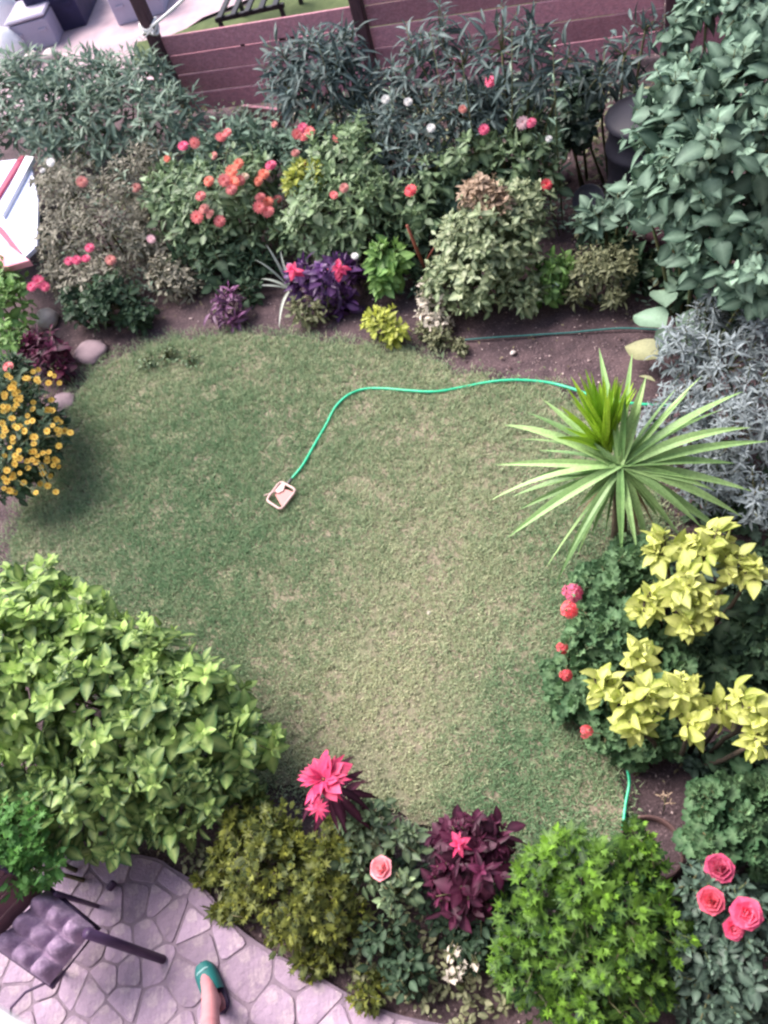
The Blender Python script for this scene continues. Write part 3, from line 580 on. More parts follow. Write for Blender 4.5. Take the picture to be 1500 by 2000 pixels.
for nm, lb, lo_, tp, sz, mt in [
   ('undergrowth_plant', 'dark leafy gap filler under the orange zinnia, behind the plum plant', [(430,520,.2,60),(370,500,.2,50),(500,520,.15,45),(480,570,.08,34)], ['narrow', 'ovate'], 28, 'dark'),
   ('undergrowth_plant', 'dark leafy filler between the light green bush and the pale green shrub', [(800,480,.2,50),(830,420,.35,45),(770,430,.3,40),(830,540,.1,34)], ['ovate', 'narrow'], 34, 'dark'),
   ('undergrowth_plant', 'shaded leafy filler behind the rusty leaves under the white blooms', [(900,360,.45,60),(850,380,.4,50),(960,340,.45,40)], ['ovate'], 34, 'sage'),
   ('undergrowth_plant', 'dark grassy filler at the foot of the tall flower stand', [(740,290,.45,50),(700,230,.5,50),(480,250,.35,50),(640,230,.5,50)], ['narrow', 'lance'], 34, 'hedge'),
   ('undergrowth_plant', 'shaded filler plant at the foot of the tall oleander', [(1050,230,.5,60),(1000,210,.6,55),(1110,200,.5,45),(930,220,.6,50)], ['narrow', 'ovate'], 36, 'shaderose'),
   ('undergrowth_plant', 'low dark growth under the climbing shrub beside the round bush', [(1250,520,.15,45),(1200,470,.15,34),(1330,560,.2,50),(1420,600,.25,50)], ['ovate', 'crinkle'], 36, 'dark'),
   ('undergrowth_plant', 'greyish small-leaved filler between the brownish bush and the zinnia', [(300,420,.35,50),(330,550,.15,50),(280,480,.3,45),(370,560,.08,36)], ['small', 'narrow'], 18, 'taupe'),
   ('undergrowth_plant', 'dark plant in the shade between maroon amaranth and feathery shrub', [(960,1790,.2,50),(930,1850,.12,50),(1000,1720,.2,34)], ['rose'], 28, 'dark'),
   ('undergrowth_plant', 'dark leafy mass filling the far corner between fence and climbing shrub', [(1170,150,.9,52),(1220,110,1.0,50),(1240,180,.7,42),(1140,230,.6,40),(1260,60,1.2,40)], ['lance', 'narrow'], 44, 'olean'),
   ('undergrowth_plant', 'dark growth under the roses in the lower right corner', [(1330,1930,.1,60),(1450,1980,.15,70),(1340,1860,.15,50)], ['rose', 'small'], 32, 'shaderose')]:
    shrub(nm, lb, 'plant', lo_, tp, sz, mt, rosn=6, dens=.9, n_ind=100, t0=.8, t1=.05, rough=.5)

def ground_cover(label, px, n_, mats, z1, sz=(.035, .08), tpls=('narrow', 'ovate', 'small')):
    poly = np.array([P(x, y)[:2] for x, y in px]); lo_, hi_ = poly.min(0), poly.max(0); gs = {m: G() for m in mats}; q_ = rng.uniform(lo_, hi_, (n_*3, 2)); q_ = q_[inside(q_, poly) & ~inside(q_, lawn_s)][:n_]
    for q in q_:
        nz_ = noise.noise(Vector((q[0]*2.2, q[1]*2.2, 8)))
        if nz_ < -.22: continue
        m = mats[int((noise.noise(Vector((q[0]*3, q[1]*3, 31)))*.5+.5)*len(mats)*.999)]; z = random.uniform(.01, z1*(.6+nz_)); a_ = random.uniform(0, 6.28)
        tp = random.choice(tpls); tv_, tf_, tr_ = TPL[tp]; M = orient((math.cos(a_), math.sin(a_), random.uniform(-.2, .7)), (random.gauss(0, .4), random.gauss(0, .4), 1))
        gs[m].add((tv_*random.uniform(*sz)) @ M.T+[q[0], q[1], z], tf_, random.random()*.8, tr_)
    for m, g_ in gs.items():
        if g_.n: tag(g_.obj('undergrowth', MAT[m], None, True), label, kind='stuff')
ground_cover('tangled low undergrowth filling the far bed between the shrubs', [(40,330),(330,235),(700,205),(1300,200),(1330,420),(1290,600),(1080,610),(860,610),(700,560),(560,560),(480,545),(350,590),(200,640),(100,600)], 9500, ['dark', 'dull', 'hedge', 'taupe'], .34)
ground_cover('dark low growth in the shade of the right border', [(1290,1060),(1420,900),(1700,900),(1700,2150),(1290,2050),(1340,1720),(1400,1560),(1300,1480),(1240,1380)], 2600, ['dark', 'shaderose'], .14, (.04, .08), ('crinkle', 'ovate'))
ground_cover('ragged weeds and small shoots along the far edge of the lawn', [(120,840),(160,740),(230,690),(400,640),(560,625),(760,650),(960,700),(1180,740),(1230,800),(1180,800),(960,735),(760,690),(560,655),(400,662),(250,710),(200,780)], 900, ['dull', 'mid'], .035, (.015, .035), ('small', 'narrow'))
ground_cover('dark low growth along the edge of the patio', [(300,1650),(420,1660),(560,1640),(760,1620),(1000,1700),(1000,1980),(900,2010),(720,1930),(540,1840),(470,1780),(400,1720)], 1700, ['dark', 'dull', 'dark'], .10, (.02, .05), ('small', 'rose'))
SHOOTS = ['leafy shoot rising behind the middle green bush, near the dark plank end', "leafy shoot just left of the low fence panel's oleander, above the coral blooms", 'leafy shoot between the two oleanders, above the white blooms', 'leafy shoot in front of the fence, left of the loose plank', "leafy shoot at the hedge's right end above the brownish bush", "leafy shoot on the right part of the brownish bush's top", "leafy shoot on the left part of the brownish bush's top", 'leafy shoot topping the left half of the tall oleander', 'leafy shoot at the crest of the tall oleander, against the fence boards', 'leafy shoot topping the right half of the tall oleander', 'leafy shoot beside the dark middle fence post on its right', 'lowest leafy shoot right of the hedge, beside the orange bud', 'leafy shoot above the pink blooms near the dark corner', 'leafy shoot crossing the low fence panel above its oleander']
tw = [(690,250,.9),(560,210,.9),(760,170,1.1),(420,230,.7),(300,280,.7),(230,330,.75),(130,330,.75),(900,100,1.5),(1000,60,1.55),(1080,90,1.45),(840,60,1.5),(330,300,.65),(1050,260,.85),(620,80,1.4)]
for i, (x, y, z) in enumerate(tw):
    tip = P(x, y, z); b = np.array([tip[0]+random.uniform(-.12, .12), tip[1]+random.uniform(-.15, .1), 0]); lb_ = SHOOTS[i]
    r_ = root('leafy_shoot', tuple(b), lb_, 'shoot', 'leafy shoots rising from the back border'); L_ = Leaves(); mid = (b+tip)/2+rng.normal(0, .03, 3)
    for k in range(16):
        t = .35+.65*k/15; p = (b*(1-t)**2+2*mid*t*(1-t)+tip*t*t); a_ = k*2.4; L_.put(p, (math.cos(a_), math.sin(a_), .7), (-math.cos(a_), -math.sin(a_), 1), 34/ppm(p)*(1.2-.6*t), 'narrow' if i % 2 else 'lance', .3+.6*t)
    L_.build(r_, b, ['sage', 'olean', 'hedge'][i % 3], 16, cell=3); G().tube(np.array([b, mid*.5+(b+tip)/4, tip])-b, [.006, .005, .003], 5).obj('stem', m_stem, r_, True)
# ---- hot pink tufts that crown the amaranths: parts of their plants
def tuft(plant, x, y, z, n_, Lpx, mat, tpl, e1=85, tilt=(0, 0, 1), t1=.2):
    p = P(x, y, z); LV = Leaves(); s = Lpx/ppm(p)
    LV.rosette(p, nrm(np.array(tilt)+nrm(C_-p)*.6), n_+5, s, tpl+['ovate2'], .9, t1, 15, e1, inner=.35, jit=.7)
    b = np.array(plant.location); before = set(plant.children)
    LV.build(plant, b, mat, n_, cell=3)
def find(lbl): return next(o for o in bpy.data.objects if o.get('label', '').startswith(lbl))
vp = find('low violet'); tuft(vp, 571, 525, .42, 11, 25, 'hotpink', ['narrow', 'ovate']); tuft(vp, 660, 518, .42, 12, 26, 'hotpink', ['narrow', 'ovate'])
tuft(vp, 625, 520, .38, 9, 34, 'violet', ['ovate'])
ma = find('large dark maroon'); tuft(ma, 895, 1648, .72, 12, 32, 'hotpink', ['narrow']); tuft(ma, 940, 1700, .62, 10, 50, 'maroon', ['narrow'])

ap = P(640, 1560, 0); ar = root('pink_amaranth', (ap[0], ap[1], 0), 'tall amaranth with a big hot pink crown over curling maroon leaves', 'plant')
LV = Leaves(); tc = P(632, 1522, .78); s = 54/ppm(tc)
for i in range(44):
    a = i*2.4+random.uniform(-.5, .5); q = (i/43)**.8; e = math.radians(30+62*q); rad = np.array([math.cos(a), math.sin(a), 0]); d = nrm(rad*math.sin(e)+np.array([0, 0, math.cos(e)]))
    LV.put(tc+rad*.01, d, nrm(-rad*math.cos(e)+np.array([0, 0, math.sin(e)])+rng.normal(0, .2, 3)), s*(.6+.5*q)*random.uniform(.8, 1.1), random.choice(['narrow', 'narrow', 'ovate']), random.uniform(.1, .95))
tc2 = P(622, 1580, .66)
for i in range(12):
    a = i*2.4; rad = np.array([math.cos(a), math.sin(a), 0]); LV.put(tc2, nrm(rad+[0, 0, .2]), (0, 0, 1), s*.6*random.uniform(.7, 1), 'narrow', random.uniform(.1, .7))
LV.build(ar, (ap[0], ap[1], 0), 'hotpink', 40, cell=2)
LV = Leaves()
for i in range(34):
    a = i*2.4; q = i/33; rad = np.array([math.cos(a), math.sin(a), 0]); c = tc-np.array([0, 0, .07+.45*q])
    LV.put(c+rad*.02, nrm(rad+np.array([0, 0, .25-.3*q])), np.array([0, 0, 1])+rng.normal(0, .15, 3), s*random.uniform(.9, 1.6), 'drape', random.uniform(.0, .5))
LV.build(ar, (ap[0], ap[1], 0), 'maroon', 40, cell=4)
G().tube([(0, 0, -.02), (tc[0]-ap[0])*np.array([.5, 0, 0])+np.array([0, (tc[1]-ap[1])*.5, .4]), tc-ap], [.012, .01, .006], 6).obj('stem', m_redstem, ar, True)

# ---- yucca
yb = P(1212, 918, .62); ybase = (yb[0]-.02, yb[1]-.02, 0)
yr = root('yucca', ybase, 'large spiky yucca spreading long pale-edged sword leaves over the lawn edge', 'yucca')
m_trunk = surf_mat('yucca_trunk', (.16, .12, .08), (.08, .06, .04), 30, .9, .6, stretch=(1, 1, 8))
G().tube([(0, 0, -.03), (.01, .01, .2), (.02, .02, .64)], [.05, .042, .036], 10).obj('trunk', m_trunk, yr, True)
def sword(g0, p0, p1, wd, sag, t, twist=0., sidep=None):
    p0 = np.array(p0); p1 = np.array(p1); L_ = np.linalg.norm(p1-p0); y = nrm(p1-p0); sd_ = nrm(np.cross(y, [0, 0, 1])+np.array([1e-4, 0, 0])); up = np.cross(sd_, y)
    sd_ = sd_*math.cos(twist)+up*math.sin(twist); up = np.cross(sd_, y); v = []; r = []; n_ = 9
    for i in range(n_+1):
        q = i/n_; w_ = wd*(.55+.45*math.sin(min(1, q*2.2)*math.pi/2))*(1-q**2.6)+.0008; c = p0+(p1-p0)*q+np.array([0, 0, sag*4*q*(1-q)*L_])
        v += [c-sd_*w_+up*w_*.45, c, c+sd_*w_+up*w_*.45]; r += [1, 0, 1]
    f = [q for i in range(n_) for q in ((3*i, 3*i+1, 3*i+4, 3*i+3), (3*i+1, 3*i+2, 3*i+5, 3*i+4))]
    g0.add(v, f, t, r)
YT = [(1170,680,1.0),(1235,690,1.05),(1262,735,1.0),(1252,800,.95),(1370,735,.95),(1345,765,.8),(1450,765,.85),(1410,800,.7),(1465,835,.75),(1435,905,.62),(1500,862,.7),(1470,960,.45),(1395,958,.5),(1450,1010,.35),(1372,1032,.4),(1330,1050,.3),(1268,1078,.25),(1244,1074,.4),(1214,1085,.3),(1180,1060,.2),
      (1098,1112,.35),(1085,1140,.22),(1066,1110,.25),(992,1050,.4),(1020,1030,.3),(1012,996,.4),(957,978,.5),(1000,970,.42),(1038,936,.5),(968,908,.6),(1030,912,.5),(1052,880,.55),(985,830,.75),(1018,858,.65),(1030,806,.85),(1100,850,.7),(1060,780,.85),(1128,1085,.15),(1155,1045,.3),(1285,1010,.35),(1420,1045,.2),(1320,760,.9),(1300,880,.7),(1290,960,.5),(1130,990,.4),(1195,760,1.0),(1222,770,1.05)]
for i in range(12):
    a_ = i*2.4; g = G(); sword(g, np.array([.02, .02, .50+.01*i]), np.array([math.cos(a_)*random.uniform(.12, .3), math.sin(a_)*random.uniform(.12, .3), random.uniform(.08, .3)]), random.uniform(.010, .016), .16, random.uniform(0, 1), random.uniform(-1, 1)); g.obj('leaf', MAT['deadleaf'], yr, label='withered brown hanging leaf')
for i, (x, y, z) in enumerate(YT):
    a = np.array([0, 0, .62+.05*random.random()])+np.array([.02, .02, 0]); p1 = P(x, y, z)-np.array(ybase); g = G()
    sword(g, a, p1, random.uniform(.018, .033), random.uniform(.02, .11), random.uniform(.1, 1), random.uniform(-.8, .8)); g.obj('leaf', MAT['yucca'], yr)
y2 = P(1185, 878, .66)-np.array(ybase)
for i in range(46):
    q = i/45; x = 1088+156*((i*7) % 46)/45; y = 715+50*abs(random.random()-.2)+60*abs(q-.5)+ (120 if x < 1110 else 0)*random.random(); z = random.uniform(.85, 1.2)
    g = G(); sword(g, y2+rng.normal(0, .012, 3), P(x, y, z)-np.array(ybase), random.uniform(.015, .025), random.uniform(.01, .05), random.uniform(.2, 1), random.uniform(-.7, .7)); g.obj('leaf', MAT['yuccay'], yr)
# ---- pale agave-like blades beside the violet plant
gb = P(570, 570, 0); gr = root('pale_blade_plant', gb, 'spiky plant with a few long whitish blades left of the violet plant', 'plant')
for x, y, z in [(520,478,.4),(497,507,.35),(476,568,.08),(545,640,.02),(548,490,.35),(510,545,.15)]:
    g = G(); sword(g, (0, 0, .02), P(x, y, z)-gb, .014, .12, random.uniform(.4, 1), random.uniform(-.4, .4)); g.obj('leaf', MAT['agave'], gr)
# ---- big rough leaves at the foot of the climber, one of them yellow
bl = P(1300, 620, 0); br = root('broad_leaf_plant', bl, 'low plant with huge rough grey-green leaves between climber and silver bush', 'plant')
LV = Leaves()
for (x0, y0, x1, y1, z, s_, t) in [(1300,640,1245,600,.22,95,.6),(1300,600,1290,545,.3,80,.7),(1310,640,1290,690,.2,70,.5),(1320,620,1380,640,.25,95,.4),(1300,570,1330,540,.3,60,.3),(1320,660,1400,690,.12,80,.3)]:
    p0 = P(x0, y0, z); p1 = P(x1, y1, z+.02); LV.put(p0, p1-p0, (0, -.3, 1), s_/ppm(p0), 'broad', t)
LV.build(br, bl, 'sage', 10, cell=2, min_px=4)
LV = Leaves(); p0 = P(1285, 700, .16); LV.put(p0, P(1232, 668, .2)-p0, (0, -.4, 1), 82/ppm(p0), 'broad', .8); LV.put(P(1280,745,.1), (-.3, .6, .1), (0, 0, 1), 40/ppm(p0), 'narrow', .5)
LV.build(br, bl, 'dull', 2, cell=2, min_px=4)
# ---- bare reddish cane leaning in the far bed
rc = P(845, 560, 0); t_ = root('bare_cane', rc, 'leaning bare reddish stem between the green bushes of the far bed', 'stem')
G().tube([(0, 0, 0), P(815, 490, .35)-rc, P(795, 440, .6)-rc], [.016, .014, .011], 7).obj('stem', m_redstem, t_, True)
g = G().tube([P(832,510,.28)-rc, P(850,480,.4)-rc], [.008, .005], 6).obj('branch', m_redstem, t_, True)
#OBJECTS
# ------------------------------------------------------------------ patio of irregular flagstones
PAT = [(-400,1560),(60,1660),(280,1672),(345,1700),(405,1740),(455,1800),(520,1850),(620,1905),(700,1950),(790,1985),(1000,2040),(1150,2200),(900,2700),(-700,2500)]
patio_poly = smooth_poly(np.array([P(x, y)[:2] for x, y in PAT]), 4, .0)
m_mortar = surf_mat('mortar', (.235, .18, .225), (.16, .125, .16), 12, .95, .5, 70, rnd=0)
m_stone = surf_mat('flagstone', (.31, .235, .31), (.215, .16, .22), 9, .88, .9, 26, (.36, .29, .33), 18, (.5, .66), rnd=.22, dist=.014)
patio = tag(G().prism(patio_poly, -.03, .022).obj('patio', m_mortar), 'crazy paved lilac grey stone patio with a curved edge', kind='structure')
def clip(poly, n_, c):
    out = []
    for i in range(len(poly)):
        a, b = poly[i], poly[(i+1) % len(poly)]; da, db = a@n_-c, b@n_-c
        if da <= 0: out.append(a)
        if da*db < 0: out.append(a+(b-a)*(da/(da-db)))
    return out
vis = np.array([P(x, y)[:2] for x, y in [(-120,1600),(1000,2000),(900,2250),(-200,2200)]])
seeds = []
tries = 0
lo, hi = vis.min(0)-.1, vis.max(0)+.1
while tries < 14000:
    tries += 1; q = rng.uniform(lo, hi)
    if all(np.linalg.norm((q-s_)) > .10+.10*((k*37) % 5)/5 for k, s_ in enumerate(seeds)): seeds.append(q)
seeds = np.array(seeds); seeds = seeds[inside(seeds, patio_poly)]; ins_ = np.ones(len(seeds), bool)
for i, s_ in enumerate(seeds):
    if not ins_[i]: continue
    poly = [s_+np.array(v) for v in ((-.3, -.3), (.3, -.3), (.3, .3), (-.3, .3))]
    for j in np.argsort(np.linalg.norm(seeds-s_, axis=1))[1:14]:
        d = seeds[j]-s_; L_ = np.linalg.norm(d); poly = clip(poly, d/L_, (d/L_) @ (s_+d/2)-.0045*random.uniform(.6, 2))
        if len(poly) < 3: break
    if len(poly) < 3: continue
    poly = np.array(poly)
    pa_, pb_ = patio_poly, np.roll(patio_poly, -1, 0); ev = pb_-pa_; el = np.maximum((ev**2).sum(1), 1e-9)
    tq = np.clip(((s_-pa_)*ev).sum(1)/el, 0, 1); dq = np.linalg.norm(pa_+ev*tq[:, None]-s_, axis=1)
    for k in np.where(dq < min(.3, dq.min()+.03))[0]:
        a = pa_[k]; e = ev[k]/math.sqrt(el[k]); nn = np.array([e[1], -e[0]])
        if (s_-a)@nn > 0: nn = -nn
        q_ = clip(list(poly), nn, a@nn-.012)
        if len(q_) > 2: poly = np.array(q_)
    # round the corners
    n_ = len(poly); rp = []
    for k in range(n_):
        a, b, c = poly[k-1], poly[k], poly[(k+1) % n_]
        for u in (b+(a-b)*.2, b+(a+c-2*b)*.055, b+(c-b)*.2): rp.append(u)
    rp = np.array(rp); zc = .022+random.uniform(.003, .009)
    c = rp.mean(0)
    o = G().prism(rp-c, .0, zc-.0, .004).obj('paving_stone', m_stone, patio); o.location = (c[0], c[1], 0)
m_kerb = surf_mat('kerb_stone', (.34, .28, .33), (.24, .2, .24), 10, .85, .4, 50, rnd=.2)
# a few loose stones and the rocks of the left bed
def rock(name, px, py, z, rx, ry, rz, mat, label, cat, group=None, seed=0, sub=2):
    import bmesh
    bm = bmesh.new(); bmesh.ops.create_icosphere(bm, subdivisions=sub+1, radius=1)
    p = P(px, py, z)
    for v in bm.verts:
        k = 1+.22*noise.noise(v.co*1.3+Vector((seed*3.1, 0, 0)))+.07*noise.noise(v.co*4+Vector((seed, 2, 0))); v.co = Vector((v.co.x*rx*k, v.co.y*ry*k, v.co.z*rz*k))
    me = bpy.data.meshes.new(name); bm.to_mesh(me); bm.free(); me.materials.append(mat); me.polygons.foreach_set('use_smooth', [True]*len(me.polygons))
    o = bpy.data.objects.new(name, me); col.objects.link(o); o.location = (p[0], p[1], max(z, rz*.35)); o.rotation_euler.z = seed*1.3
    return tag(o, label, cat, group)
m_pale = surf_mat('pale_rock', (.55, .50, .46), (.42, .37, .35), 8, .85, .5, 30, rnd=0)
m_lil = surf_mat('lilac_rock', (.24, .18, .2), (.19, .14, .16), 8, .85, .5, 30, rnd=0)
rock('garden_rock', 92, 622, .05, .11, .10, .09, m_pale, 'pale angular rock above the maroon mound', 'rock', seed=1)
rock('garden_rock', 38, 705, .04, .07, .09, .07, m_pale, 'white rock half hidden behind the maroon mound at the left', 'rock', seed=2)
rock('garden_rock', 178, 690, .0, .15, .17, .05, m_lil, 'flat lilac rock right of the maroon mound', 'rock', seed=3)
rock('garden_rock', 122, 788, .0, .12, .12, .03, m_lil, 'low brownish slab rock between maroon mound and yellow daisies', 'rock', seed=4)
rock('pebble', 1002, 690, .0, .022, .02, .014, m_pale, 'small round white pebble alone on the bare soil behind the hose', 'pebble', seed=5)
rock('pebble', 838, 1197, .01, .016, .012, .009, m_pale, 'tiny white pebble lying in the middle of the lawn', 'pebble', seed=6)
rock('garden_rock', 1098, 350, .0, .07, .07, .05, m_lil, 'dark round stone in the gap left of the barrel', 'rock', seed=8)
# gravel crumbs on the soil
g = G(); rs = np.random.default_rng(5); k = 0
ico = np.array([(0, 0, 1), (1, 0, 0), (0, 1, 0), (-1, 0, 0), (0, -1, 0), (0, 0, -1)]); icf = [(0, 1, 2), (0, 2, 3), (0, 3, 4), (0, 4, 1), (5, 2, 1), (5, 3, 2), (5, 4, 3), (5, 1, 4)]
cand = rs.uniform([-4, .3], [5, 8.5], (26000, 2)); cand = cand[~inside(cand, lawn_s) & ~inside(cand, patio_poly)][:11000]
for q in cand:
    r = rs.uniform(.003, .010)*(1 if rs.random() < .9 else 1.8); g.add(ico*r*rs.uniform(.6, 1.2, (6, 1))*[1, 1, .6]+[q[0], q[1], -.002+r*.2], icf, rs.random()**2)
m_grit = leaf_mat('grit', (.09, .06, .06), (.5, .4, .38), .9, 0, 0, .1)
tag(g.obj('soil_crumbs', m_grit), 'crumbs of soil, grit and fallen petals on the beds', kind='stuff')
g = G(); cand = rs.uniform([-4, .3], [5, 8.0], (5200, 2)); cand = cand[~inside(cand, lawn_s) & ~inside(cand, patio_poly)][:2300]
for q in cand:
    if noise.noise(Vector((q[0]*1.8, q[1]*1.8, 4))) < -.12: continue
    a = rs.uniform(0, 6.28); g.add((TPL['small'][0]*rs.uniform(.015, .04)) @ orient((math.cos(a), math.sin(a), rs.uniform(-.1, .5)), (rs.normal(0, .4), rs.normal(0, .4), 1)).T+[q[0], q[1], rs.uniform(.005, .02)], TPL['small'][1], rs.random(), 0)
m_litter = leaf_mat('leaf_litter', (.10, .08, .05), (.30, .27, .16), .8, .1, 0, .1)
tag(g.obj('leaf_litter', m_litter), 'fallen leaves scattered on the soil of the beds', kind='stuff')
# low weeds and clover in the lawn
g = G(); cand = rs.uniform(mn, mx_, (9000, 2)); cand = cand[inside(cand, lawn_s)]
tv, tf, tr = TPL['small']
for q in cand:
    if noise.noise(Vector((q[0]*3.1, q[1]*3.1, 9))) < .05: continue
    for _ in range(3):
        a = rs.uniform(0, 6.28); M = orient((math.cos(a), math.sin(a), .5), (0, 0, 1)); g.add((tv*rs.uniform(.008, .017)) @ M.T+[q[0], q[1], .02], tf, rs.uniform(.2, 1), 0)
m_weed = leaf_mat('weed_leaf', (.06, .14, .06), (.42, .48, .26), .6, .25, 0)
tag(g.obj('lawn_weeds', m_weed), 'tiny clover and weed leaves among the grass', kind='stuff')

# ------------------------------------------------------------------ fence
m_wood = surf_mat('fence_wood', (.58, .26, .31), (.40, .18, .225), 3, .75, .5, 25, (.66, .36, .43), 8, (.5, .7), stretch=(1, 12, 12), rnd=.25)
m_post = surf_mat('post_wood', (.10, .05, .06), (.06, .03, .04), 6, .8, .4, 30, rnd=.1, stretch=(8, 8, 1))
m_black0 = surf_mat('dark_hole', (.02, .012, .015), (.015, .01, .012), 20, .9, 0, rnd=0)
A = P(368, 226); B = P(738, 180); ub = nrm(B-A); Cc = A+ub*(np.linalg.norm(B-A)+2.95); nb = np.array([-ub[1], ub[0], 0])
if nb[1] > 0: nb = -nb           # towards the camera
Mf = np.column_stack([ub, nb, [0, 0, 1]])
fr = root('wooden_fence', tuple(A), 'brownish purple horizontal board fence with dark posts along the back of the garden', 'fence')
def fbox(name, a, b, z0, z1, th, off, mat, ch=.004):
    g = G(); L_ = np.linalg.norm(b-a); c = (a+b)/2; o = G().box((0, 0, 0), (L_, th, z1-z0), Mf, ch=ch).obj(name, mat, fr)
    o.location = Vector(c-A+nb*off)+Vector((0, 0, (z0+z1)/2)); return o
def panel(a, b, nbd, h_, z0=.02, steps=None):
    for k in range(nbd):
        z = z0+k*h_; fbox('board', a, b, z+.004, z+h_-.006, .022, -.02+random.uniform(-.004, .006), m_wood)
lA = A-ub*.02
panel(A+ub*.07, B-ub*.07, 4, .21, .03)
panel(B+ub*.07, Cc-ub*.07, 8, .205, .03)
Dd = Cc+ub*2.2; panel(Cc+ub*.07, Dd, 8, .205, .03)
for p_, hh in ((A, 1.85), (B, 1.75), (Cc, 1.95)):
    o = G().box((0, 0, 0), (.12, .12, hh), Mf, ch=.008).obj('post', m_post, fr); o.location = Vector(p_-A)+Vector((0, 0, hh/2))
for t_ in (.42, .62, .66, .9):
    o = G().box((0, 0, 0), (.05+.03*(t_ > .6), .004, .022), Mf, ch=.001).obj('knot_hole', m_black0, fr); o.location = Vector((B-A)*t_+nb*-.004)+Vector((0, 0, .665))
# old plank leaning at the foot of the fence
pl = P(512, 222, .12); o = G().box((0, 0, 0), (.42, .03, .22), Mf, ch=.004).obj('loose_plank', m_wood); o.location = pl; o.rotation_euler.x = .5
tag(o, 'short loose purple-brown plank leaning at the foot of the low fence panel', 'plank')
# right side fence running back towards the house, in the dark wood of the posts
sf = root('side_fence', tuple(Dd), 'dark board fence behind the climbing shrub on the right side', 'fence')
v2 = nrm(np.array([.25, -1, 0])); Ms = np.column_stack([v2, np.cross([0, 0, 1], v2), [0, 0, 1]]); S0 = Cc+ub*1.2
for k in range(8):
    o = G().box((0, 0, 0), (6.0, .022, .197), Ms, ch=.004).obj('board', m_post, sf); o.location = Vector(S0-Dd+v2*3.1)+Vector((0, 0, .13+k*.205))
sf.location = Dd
# white rope knotted on the left post
m_rope = surf_mat('rope', (.88, .86, .84), (.8, .78, .76), 40, .8, .3, 200, rnd=0)
rp = P(283, 88, 1.0); rp = A+np.array([0, 0, .98]); rr = root('rope', tuple(rp), 'white rope knotted round the left fence post and stretched up to the right', 'rope')
for k in range(3):
    pts_ = [np.array([math.cos(a)*.088*(1+.15*math.sin(3*a+k)), math.sin(a)*(.088), .034*(k-1)+.03*math.sin(a*2+k)]) for a in np.linspace(0, 2*math.pi, 17)]
    G().tube(pts_, .015, 6).obj('knot_loop', m_rope, rr, True)
far = P(398, -40, 1.5)
ll = [np.array([.03, -.09, .03])+(far-rp-np.array([.03, -.09, .03]))*t+np.array([0, 0, -.01*4*t*(1-t)]) for t in np.linspace(0, 1, 12)]
G().tube(ll, .015, 8).obj('line', m_rope, rr, True)
for sg in (-1, 1): G().tube([(0, -.1, 0), (-.06*sg-.05, -.13, -.04), (-.09*sg-.06, -.12, .02)], .007, 6).obj('loose_end', m_rope, rr, True)

# ------------------------------------------------------------------ neighbour's garden beyond the fence
m_path = surf_mat('pale_path', (.46, .35, .37), (.34, .25, .28), 3, .9, .2, 20, rnd=0)
m_ngrass = surf_mat('neighbour_turf', (.09, .12, .045), (.06, .085, .03), 8, .95, .8, 60, rnd=0)
def hull(px): return [P(x, y)[:2] for x, y in px]
tag(sheet('neighbour_lawn', hull([(255,130),(268,80),(330,68),(400,38),(478,10),(560,-40),(1200,-260),(1200,40),(900,60)]), -.010, m_ngrass), 'strip of grass beyond the fence', kind='structure')
tag(sheet('path', hull([(-200,330),(-10,230),(120,190),(320,150),(335,72),(395,32),(470,2),(600,-60),(560,-260),(-300,-200)]), -.014, m_path), 'pale pinkish paved ground beyond the fence at the upper left', kind='structure')
m_greyb = surf_mat('grey_plastic', (.40, .37, .47), (.34, .31, .41), 3, .6, .05, rnd=.05)
m_navy = surf_mat('navy_cloth', (.035, .03, .085), (.022, .02, .055), 5, .7, .2, rnd=.1)
def seatbox(x, y, w_, d_, h_, rot, name, label, mat_top, mat_side, cat):
    b = P(x, y, 0); r_ = root(name, (b[0], b[1], -.014), label, cat); r_.rotation_euler.z = rot
    G().box((0, 0, h_/2-.03), (w_*.96, d_*.96, h_-.06), ch=.01).obj('body', mat_side, r_)
    G().box((0, 0, h_-.015), (w_, d_, .05), ch=.02).obj('lid', mat_top, r_)
    for sx in (-1, 1):
        G().box((sx*w_*.3, -d_*.49, h_*.55), (.12, .02, .04), ch=.004).obj('handle', mat_top, r_)
ang = math.atan2(ub[1], ub[0])
seatbox(88, 72, .62, .75, .42, ang+.25, 'storage_box', 'pale grey lidded box on the paving at the far upper left', m_greyb, m_greyb, 'storage box')
seatbox(285, 12, .75, .85, .42, ang+.25, 'storage_box', 'pale grey lidded box directly behind the left fence post', m_greyb, m_greyb, 'storage box')
seatbox(138, 32, .75, 1.0, .62, ang+.25, 'dark_bench_box', 'tall dark navy covered box between the two pale grey ones', m_navy, m_navy, 'covered box')
seatbox(50, -20, .9, .8, .6, ang+.25, 'dark_bench_box', 'dark navy covered box farthest up in the corner', m_navy, m_navy, 'covered box')
m_sack = surf_mat('white_sack', (.88, .88, .88), (.78, .78, .8), 5, .7, .3, 12, rnd=0)
rock('white_sack', 2, 40, .15, .30, .36, .36, m_sack, 'bulging white sack at the extreme upper left corner', 'sack', seed=11)
rock('white_sack', 16, 92, .14, .24, .22, .26, m_sack, 'small crumpled white sack just below the corner one', 'sack', seed=12)
rock('garden_rock', 62, 118, .05, .17, .12, .1, m_pale, 'pale rock on the paving behind the hedge, nearest the sacks', 'rock', seed=13)
rock('garden_rock', 100, 108, .05, .13, .11, .08, m_pale, 'pale rock on the paving behind the hedge, farther from the sacks', 'rock', seed=14)
